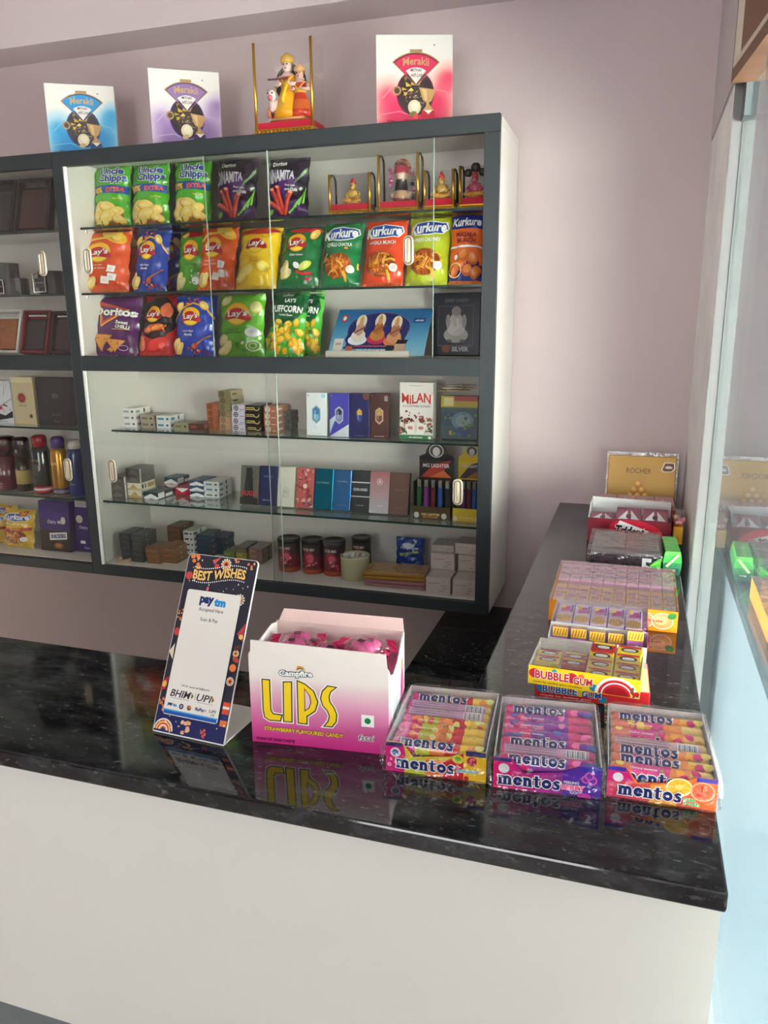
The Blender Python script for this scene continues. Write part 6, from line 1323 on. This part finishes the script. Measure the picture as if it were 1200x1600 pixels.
MB().loft([[(-w/2+.001, .001, hY+.001), (w/2-.001, .001, hY+.001), (w/2-.001, d*.5, hY+.0013), (w/2-.001, d-.001, hY+.0013), (-w/2+.001, d-.001, hY+.0013), (-w/2+.001, d*.5, hY+.0013)], [(-w/2+.001, .001, hY+.0013), (w/2-.001, .001, hY+.0013), (w/2-.001, d*.5, hY+.0016), (w/2-.001, d-.001, hY+.0016), (-w/2+.001, d-.001, hY+.0016), (-w/2+.001, d*.5, hY+.0016)]]).build('clear_cover', WRAP, yb)
def gum_pack(body, acc, label, group, w, d, h, art=None, name='gum_pack'):
    t = thing(name, label, 'gum pack', group=group); MB().box((-w/2, 0, 0), (w/2, d, h), body, dict(f=mixc(body, BLK, .08))).build('pack', PRINT, t, bevel=.0008)
    a = Art(top(0, 0, h)); (art or (lambda a: None))(a); a.build('pack_print', PRINT, t); return t
def smile(acc):
    def f(a): a.ell(0, .011, .013, .007, (60, 58, 56)); a.ell(0, .0105, .009, .0042, (230, 228, 216)); a.stroke([(-.006, .0105), (0, .0085), (.006, .0105)], .001, (60, 58, 56)); a.rect(-.016, .018, .016, .024, acc)
    return f
My = Matrix.Translation(yb.location) @ Matrix.Rotation(-.045, 4, 'Z')
gy = gum_pack((236, 206, 50), RED, 'small yellow gum pack with dark oval print, in the yellow tray', 'gum packs in the yellow tray', .036, .026, .010, smile((200, 50, 50)))
gr_ = gum_pack((190, 40, 44), YEL, 'small red gum pack with dark oval print, in the yellow tray', 'gum packs in the yellow tray', .036, .026, .010, smile((246, 206, 50)))
first = {id(gy): True, id(gr_): True}
for i in range(4):
    for j in range(4):
        if i < 2 and j in (0, 3): continue
        src = gr_ if (i == 1 or (i == 2 and j == 3)) else gy
        o = src if first.pop(id(src), None) else copy_tree(src)
        o.location = My @ Vector((-.057+.0385*i, .006+.0245*j, .0125+(.0035*j if i > 1 else .0))); o.rotation_euler = (.10 if i > 1 else .02, 0, -.045+.03*((i*3+j) % 3-1))
# ---- tray of waffle picture gum packs, with a sloping second tier
wx = thing('gum_tray', 'pink sided tray with white inside, between yellow tray and orange box', 'gum box', (.484, -1.196, ZC0), (0, 0, .0)); w = .156
slab([(-w/2, 0), (w/2, 0), (w/2, .044), (-w/2, .044)], 'y', 0, .001, (226, 222, 216)).build('front_panel', PAPER, wx)
for e in (-1, 1): slab([(0, 0), (.165, 0), (.165, .052), (.045, .053), (0, .046)], 'x', w/2-.001 if e > 0 else -w/2, .001, (226, 70, 150) if e > 0 else (226, 226, 224)).build('side_panel', PAPER, wx)
slab([(-w/2, 0), (w/2, 0), (w/2, .053), (-w/2, .056)], 'y', .042, .001, (222, 222, 220)).build('divider_card', PAPER, wx)
slab([(-w/2, 0), (w/2, 0), (w/2, .052), (-w/2, .052)], 'y', .164, .001, (222, 200, 206)).build('back_panel', PAPER, wx)
MB().box((-w/2+.001, .0, 0), (w/2-.001, .165, .001), (222, 220, 214)).build('bottom_panel', PAPER, wx)
MB().box((-w/2+.002, .002, .001), (w/2-.002, .041, .008), (70, 56, 66)).build('inner_card', PAPER, wx)
MB().box((-w/2+.002, .045, .001), (w/2-.002, .163, .045), (200, 150, 176)).build('tier_block', PAPER, wx)
b = Art(side(w/2, 0, 0)); b.ell(.02, .03, .012, .016, (240, 230, 240)); b.ell(.022, .03, .008, .01, (150, 80, 170)); b.rect(.05, .01, .16, .05, (236, 150, 196)); b.build('side_print', PRINT, wx)
def wafer(a, w, d, y0=0.):
    a.ell(0, y0+d*.22, w*.46, d*.2, (236, 190, 50)); 
    for i in range(5): a.stroke([(-w*.36+w*.16*i, y0+d*.10), (-w*.28+w*.16*i, y0+d*.34)], w*.05, (190, 120, 40)); a.k -= .8
    a.k += 1; a.poly([(-w*.3, y0+d*.5), (w*.34, y0+d*.56), (w*.3, y0+d*.84), (-w*.2, y0+d*.8)], (206, 60, 150)); a.ell(-w*.18, y0+d*.8, w*.16, d*.1, (246, 220, 90)); a.rect(w*.34, y0+d*.5, w*.46, y0+d*.9, (90, 100, 180))
pf = thing('gum_pack', 'upright lilac gum pack with yellow waffle picture on top edge', 'gum pack', group='upright waffle gum packs'); pw = .0255
MB().box((-pw/2, 0, 0), (pw/2, .012, .046), (176, 90, 170)).build('pack', PRINT, pf, bevel=.0008)
a = Art(flat(0, 0, 0)); a.rect(-pw*.48, .030, pw*.48, .045, (240, 206, 60)); [a.stroke([(-pw*.4+pw*.18*i, .032), (-pw*.30+pw*.18*i, .043)], .002, (196, 110, 40)) for i in range(5)]; a.rect(-pw*.48, .002, pw*.48, .029, (206, 120, 196)); a.text('waffle', 0, .020, .007, WHT, w=pw*.8, bold=.04, edge=((110, 40, 130), .05)); a.build('front_print', PRINT, pf)
a = Art(top(0, 0, .046)); a.rect(-pw*.48, 0, pw*.48, .012, (236, 190, 50)); a.build('top_print', PRINT, pf)
ft = True
for i in range(5):
    o = pf if i == 0 else copy_tree(pf); o['label'] = 'upright lilac gum pack with waffle picture, %s from the tray\'s pink side' % ORD[4-i]; dz = (-.002, -.002, -.004, -.010, .004)[i]
    o.location = (.484-.060+.0297*i, -1.196+.014, ZC0+.0125+max(dz, -.0038)); o.rotation_euler = (-.18+(-.15 if i == 3 else 0), 0, .02*(i % 2))
pt = gum_pack((234, 206, 236), PK, 'lilac gum pack with yellow waffle picture lying on the sloping tier', 'waffle gum packs on the tier', .0262, .078, .008, lambda a: wafer(a, .0262, .078))
for i in range(5):
    o = pt if i == 0 else copy_tree(pt); o['label'] = 'lilac waffle gum pack lying on the tier, %s from the tray\'s pink side' % ORD[4-i]; o.location = (.484-.0585+.0285*i, -1.196+.052, ZC0+.0462); o.rotation_euler = (.06, 0, 0)
MB().box((-w/2, .045, .0575), (w/2, .155, .0590)).build('clear_cover', WRAP, wx)
# ---- orange fruit gum box with two tiers of ten packs
ob = thing('gum_tray', 'orange box with peach pictures and two tiers of ten packs', 'gum box', (.502, -1.005, ZC0)); w, d, h = .228, .240, .040
slab([(-w/2, 0), (w/2, 0), (w/2, h), (-w/2, h)], 'y', 0, .001, (240, 150, 30)).build('front_panel', PAPER, ob)
for e in (-1, 1): slab([(0, 0), (d, 0), (d, h+.005), (d*.5, h+.002), (0, h)], 'x', w/2-.001 if e > 0 else -w/2, .001, (226, 140, 40)).build('side_panel', PAPER, ob)
slab([(-w/2, 0), (w/2, 0), (w/2, h+.005), (-w/2, h+.005)], 'y', d-.001, .001, (226, 150, 170)).build('back_panel', PAPER, ob)
MB().box((-w/2+.001, .001, 0), (w/2-.001, d-.001, .021), (206, 130, 60)).build('bottom_block', PAPER, ob)
MB().box((-w/2+.002, d*.5, .021), (w/2-.002, d-.002, .027), (214, 150, 160)).build('tier_block', PAPER, ob)
a = Art(flat(0, 0, 0)); a.dh = .00004; a.rect(-w/2, 0, w/2, h, (244, 150, 24)); a.rect(-w/2+.012, .006, -w/2+.046, .034, (190, 30, 60)); a.text('Fru', -w/2+.030, .020, .02, WHT, w=.028, bold=.04)
for x in (.055, .088): a.ell(x, .020, .0185, .0155, WHT); a.ell(x, .020, .0175, .0145, (244, 150, 90)); a.ell(x-.003, .022, .012, .009, (246, 176, 120))
a.ell(.104, .031, .008, .006, (50, 130, 60), .4); a.rect(-w/2, .0365, w/2, h, (236, 140, 20)); a.text('fruit', .075, .020, .005, (226, 60, 60), w=.03, bold=.03, slant=.2); a.build('front_print', PRINT, ob)
def fruit_pack(base, c1, c2):
    def f(a):
        for i in range(4): a.rect(-.007, .020+.018*i, .007, .032+.018*i, c1 if i % 2 else c2)
        a.dots(10, -.006, .02, .006, .09, .0015, .003, [WHT, c1, mixc(c2, WHT, .4)], 3)
    return f
po = gum_pack((252, 206, 140), OR, 'slim apricot gum pack in the front tier of the orange box', 'apricot gum packs in the orange box', .0212, .108, .011, fruit_pack((252, 206, 140), (214, 150, 196), (232, 186, 176)))
pp = gum_pack((248, 196, 218), PK, 'slim pink gum pack in the rear tier of the orange box', 'pink gum packs in the orange box', .0212, .104, .011, fruit_pack((248, 196, 218), (220, 140, 180), (238, 206, 186)))
for i in range(10):
    for src, y, z in ((po, .006, .0215), (pp, .126, .0275)):
        o = src if i == 0 else copy_tree(src); o['label'] = 'slim %s gum pack, %s from the leaf print end of the orange box' % ('apricot' if src is po else 'pink', ORD[9-i]); o.location = (.502-.1005+.02235*i, -1.005+y, ZC0+z); o.rotation_euler = (.035, 0, .004*(i % 3-1))
MB().box((-w/2-.001, .002, h+.0005), (w/2+.001, d*.5, h+.0016)).build('clear_cover', WRAP, ob); MB().box((-w/2-.001, d*.5, h+.0055), (w/2+.001, d, h+.0068)).build('clear_cover', WRAP, ob)
# ---- black gum box with green corner, in a clear sleeve
bk = thing('gum_box', 'black gum box with silver numeral and green corner', 'gum box', (.518, -.70, ZC0)); w, d, h = .150, .19, .049
MB().box((-w/2, 0, 0), (w/2, d, h), (40, 40, 46), dict(t=(120, 120, 122))).build('carton', PRINT, bk, bevel=.0015)
a = Art(flat(0, 0, 0)); a.dh = .00004; a.poly([(w*.22, 0), (w/2, 0), (w/2, h), (w*.40, h*.8), (w*.30, h*.4)], (60, 170, 60)); a.poly([(w*.42, .0), (w/2, 0), (w/2, h*.4)], (150, 220, 90)); a.text('5', w*.30, h*.5, h*.86, (196, 198, 204), w=.024, bold=.03); a.stroke([(w*.28, .004), (w*.40, .016), (w*.36, .030), (w*.48, .040)], .004, (120, 210, 70)); a.build('front_print', PRINT, bk)
for j in range(2):
    for i in range(2):
        t = thing('gum_pack', 'silver grey foil gum pack lying on the black gum box', 'gum pack', (.518-.036+.072*i, -.655+.07*j, ZC0+h+.0004), group='silver packs on the black box')
        MB().box((-.034, 0, 0), (.034, .066, .005), (150, 150, 150)).build('pack', mat('grey_foil', attr=True, rough=.3, metal=.5), t, bevel=.002); MB().box((-.034, -.0004, .002), (.034, 0, .004), (90, 90, 96)).build('seam', PRINT, t)
MB().box((-w/2-.006, -.004, .0003), (w/2+.002, d+.002, h+.007)).build('clear_sleeve', WRAP, bk)
gp = thing('gum_box', 'green glossy gum packet beside the black gum box', 'gum box', (.618, -.66, ZC0), (0, 0, .04))
MB().loft([[(x*(.016+.004*math.sin(z*60)), y, z) for x, y in ((-1, 0), (1, 0), (1, .13), (-1, .13))] for z in (0, .012, .028, .044, .054)], [(30, 90, 60), (36, 120, 70), (60, 170, 70), (90, 190, 80)]).build('packet', FOIL, gp)
a = Art(flat(0, 0, 0)); a.h0 = .002; a.rect(-.014, .004, .014, .016, (24, 70, 60)); a.stroke([(-.012, .02), (.0, .034), (.012, .048)], .005, (200, 240, 160)); a.text('gum', 0, .012, .004, (190, 226, 190), w=.014); a.build('packet_print', PRINT, gp)
# ---- maroon gum tray
tr = thing('gum_tray', 'maroon gum tray with white and red lettering', 'gum box', (.521, -.420, ZC0), (0, 0, -.03)); w, d, h = .200, .12, .060
slab([(-w/2, 0), (w/2, 0), (w/2, h*.94), (w/2-.006, h), (-w/2, h)], 'y', 0, .001, (130, 24, 40)).build('front_panel', PAPER, tr)
slab([(-w/2, 0), (w/2, 0), (w/2, h+.026), (-w/2, h+.03)], 'y', d-.001, .001, (230, 232, 230)).build('back_panel', PAPER, tr)
for e in (-1, 1): slab([(0, 0), (d, 0), (d, h+.026), (d*.4, h+.026), (0, h)], 'x', w/2-.001 if e > 0 else -w/2, .001, (140, 40, 52) if e > 0 else (226, 228, 226)).build('side_panel', PAPER, tr)
MB().box((-w/2+.001, .001, 0), (w/2-.001, d-.001, h-.016), (160, 120, 126)).build('bottom_block', PAPER, tr)
a = Art(flat(0, 0, 0)); a.dh = .00005; a.rect(-w/2, 0, w/2, h, (128, 22, 38)); a.ell(.018, .03, .066, .03, (206, 26, 56), -.12); a.poly([(-.03, .042), (-.022, h*.96), (.05, .034), (.03, .018)], (240, 236, 236)); a.text('Trident', .003, .032, .024, (16, 14, 18), w=.072, bold=.05, slant=.15, rot=-.06, edge=(WHT, .05)); a.rect(w*.33, .006, w*.48, .011, (230, 220, 220)); a.build('front_print', PRINT, tr)
for i in range(3):
    t = thing('gum_pack', 'maroon gum pack with white triangle prints, tilted in the maroon tray', 'gum pack', (.521-.066+.064*i, -.412, ZC0+h-.0155+(0 if i else -.002)), (.38 if i else .12, 0, -.03), group='gum packs in the maroon tray')
    MB().box((-.030, 0, 0), (.030, .062, .012), (150, 90, 104), dict(f=(120, 50, 66))).build('pack', PRINT, t, bevel=.001); a = Art(top(0, 0, .012)); a.poly([(-.026, .008), (-.002, .010), (-.004, .05)], (232, 230, 232)); a.poly([(.004, .05), (.006, .010), (.026, .008)], (214, 212, 216)); a.rect(-.006, .014, .006, .03, (110, 60, 80)); a.build('pack_print', PRINT, t)
# ---- pink packs tray and yellow packet behind
pk = thing('gum_tray', 'low tray of pinkish packs behind the maroon tray', 'gum box', (.535, -.285, ZC0)); w, d, h = .20, .10, .062
MB().box((-w/2, 0, 0), (w/2, d, h), (190, 120, 110), dict(t=(206, 160, 156))).build('tray', PRINT, pk, bevel=.001)
a = Art(flat(0, 0, 0)); a.rect(-w/2, .02, w/2, .05, (214, 150, 140)); a.build('tray_print', PRINT, pk)
for i in range(4):
    t = thing('gum_pack', 'pale pink gum pack with white triangles behind the maroon tray', 'gum pack', (.535-.073+.0485*i, -.282, ZC0+h+.0004), (.12, 0, 0), group='pink packs behind the maroon tray')
    MB().box((-.023, 0, 0), (.023, .07, .010), (206, 160, 160)).build('pack', PRINT, t, bevel=.001); a = Art(top(0, 0, .010)); a.poly([(-.018, .01), (0, .012), (-.002, .05)], (226, 206, 200)); a.poly([(.003, .05), (.004, .012), (.018, .01)], (190, 170, 120)); a.build('pack_print', PRINT, t)
oy = thing('snack_packet', 'amber yellow packet with clear puffed film beside the maroon tray', 'packet', (.640, -.40, ZC0)); 
MB().loft([[(x*(.012+.0), y, z) for x, y in ((-1, 0), (1, 0), (1, .08), (-1, .08))] for z in (0, .045)], (246, 180, 30)).build('packet', PRINT, oy, bevel=.002)
MB().ball((0, .04, .055), .03, (226, 190, 170), 12, 8, (.75, 1.3, .9)).build('puffed_film', CWR, oy, True)
mb = MB(); R = random.Random(8)
for i in range(9): mb.ball((R.uniform(-.010, .010), .01+R.uniform(0, .05), .050+R.uniform(0, .016)), .007, random.Random(i).choice([(236, 150, 160), (226, 190, 160), (206, 120, 110)]), 7, 5)
tag(mb.build('sweets', PRINT, oy, True), kind='stuff')
# ---- gold chocolate box at the wall
gb = thing('chocolate_box', 'gold chocolate box with brown lettering leaning at the wall', 'chocolate box', (.547, -.115, ZC0+.0076), (-.16, 0, .02)); w, d, h = .186, .045, .165
GF = mat('gold_card', attr=True, rough=.42, metal=.25)
MB().box((-w/2, 0, 0), (w/2, d, h), (186, 146, 70), dict(t=(226, 206, 150), r=(216, 180, 110))).build('carton', GF, gb, bevel=.002)
a = Art(flat(0, 0, 0)); a.dh = .00004; a.text('ROCHER', -.008, h*.74, .015, (96, 56, 24), w=.068, bold=.0); P = [(.052, h*.76), (.060, h*.90), (.088, h*.90), (.090, h*.80), (.082, h*.74), (.060, h*.73)]; a.poly([(x, y) for x, y in P], (246, 236, 220)); c = (.0725, h*.815); a.poly([(c[0]+(x-c[0])*.84, c[1]+(y-c[1])*.84) for x, y in P], (110, 66, 44)); a.ell(c[0], c[1], .010, .004, (230, 220, 206))
for j, n in enumerate((1, 2, 3, 4)):
    for i in range(n): x = -.006+(i-(n-1)/2)*.0205; y = h*.50-.0165*j; a.ell(x, y, .0108, .0105, (206, 130, 30), n=14); a.ell(x-.002, y+.003, .0075, .007, (246, 190, 80), n=12); a.ell(x-.003, y+.004, .003, .003, (254, 232, 160), n=8); a.k -= 2
a.k += 3; a.build('front_print', PRINT, gb)
MB().box((-w/2-.004, .004, .002), (w/2+.005, d+.003, h+.010)).build('clear_sleeve', WRAP, gb)
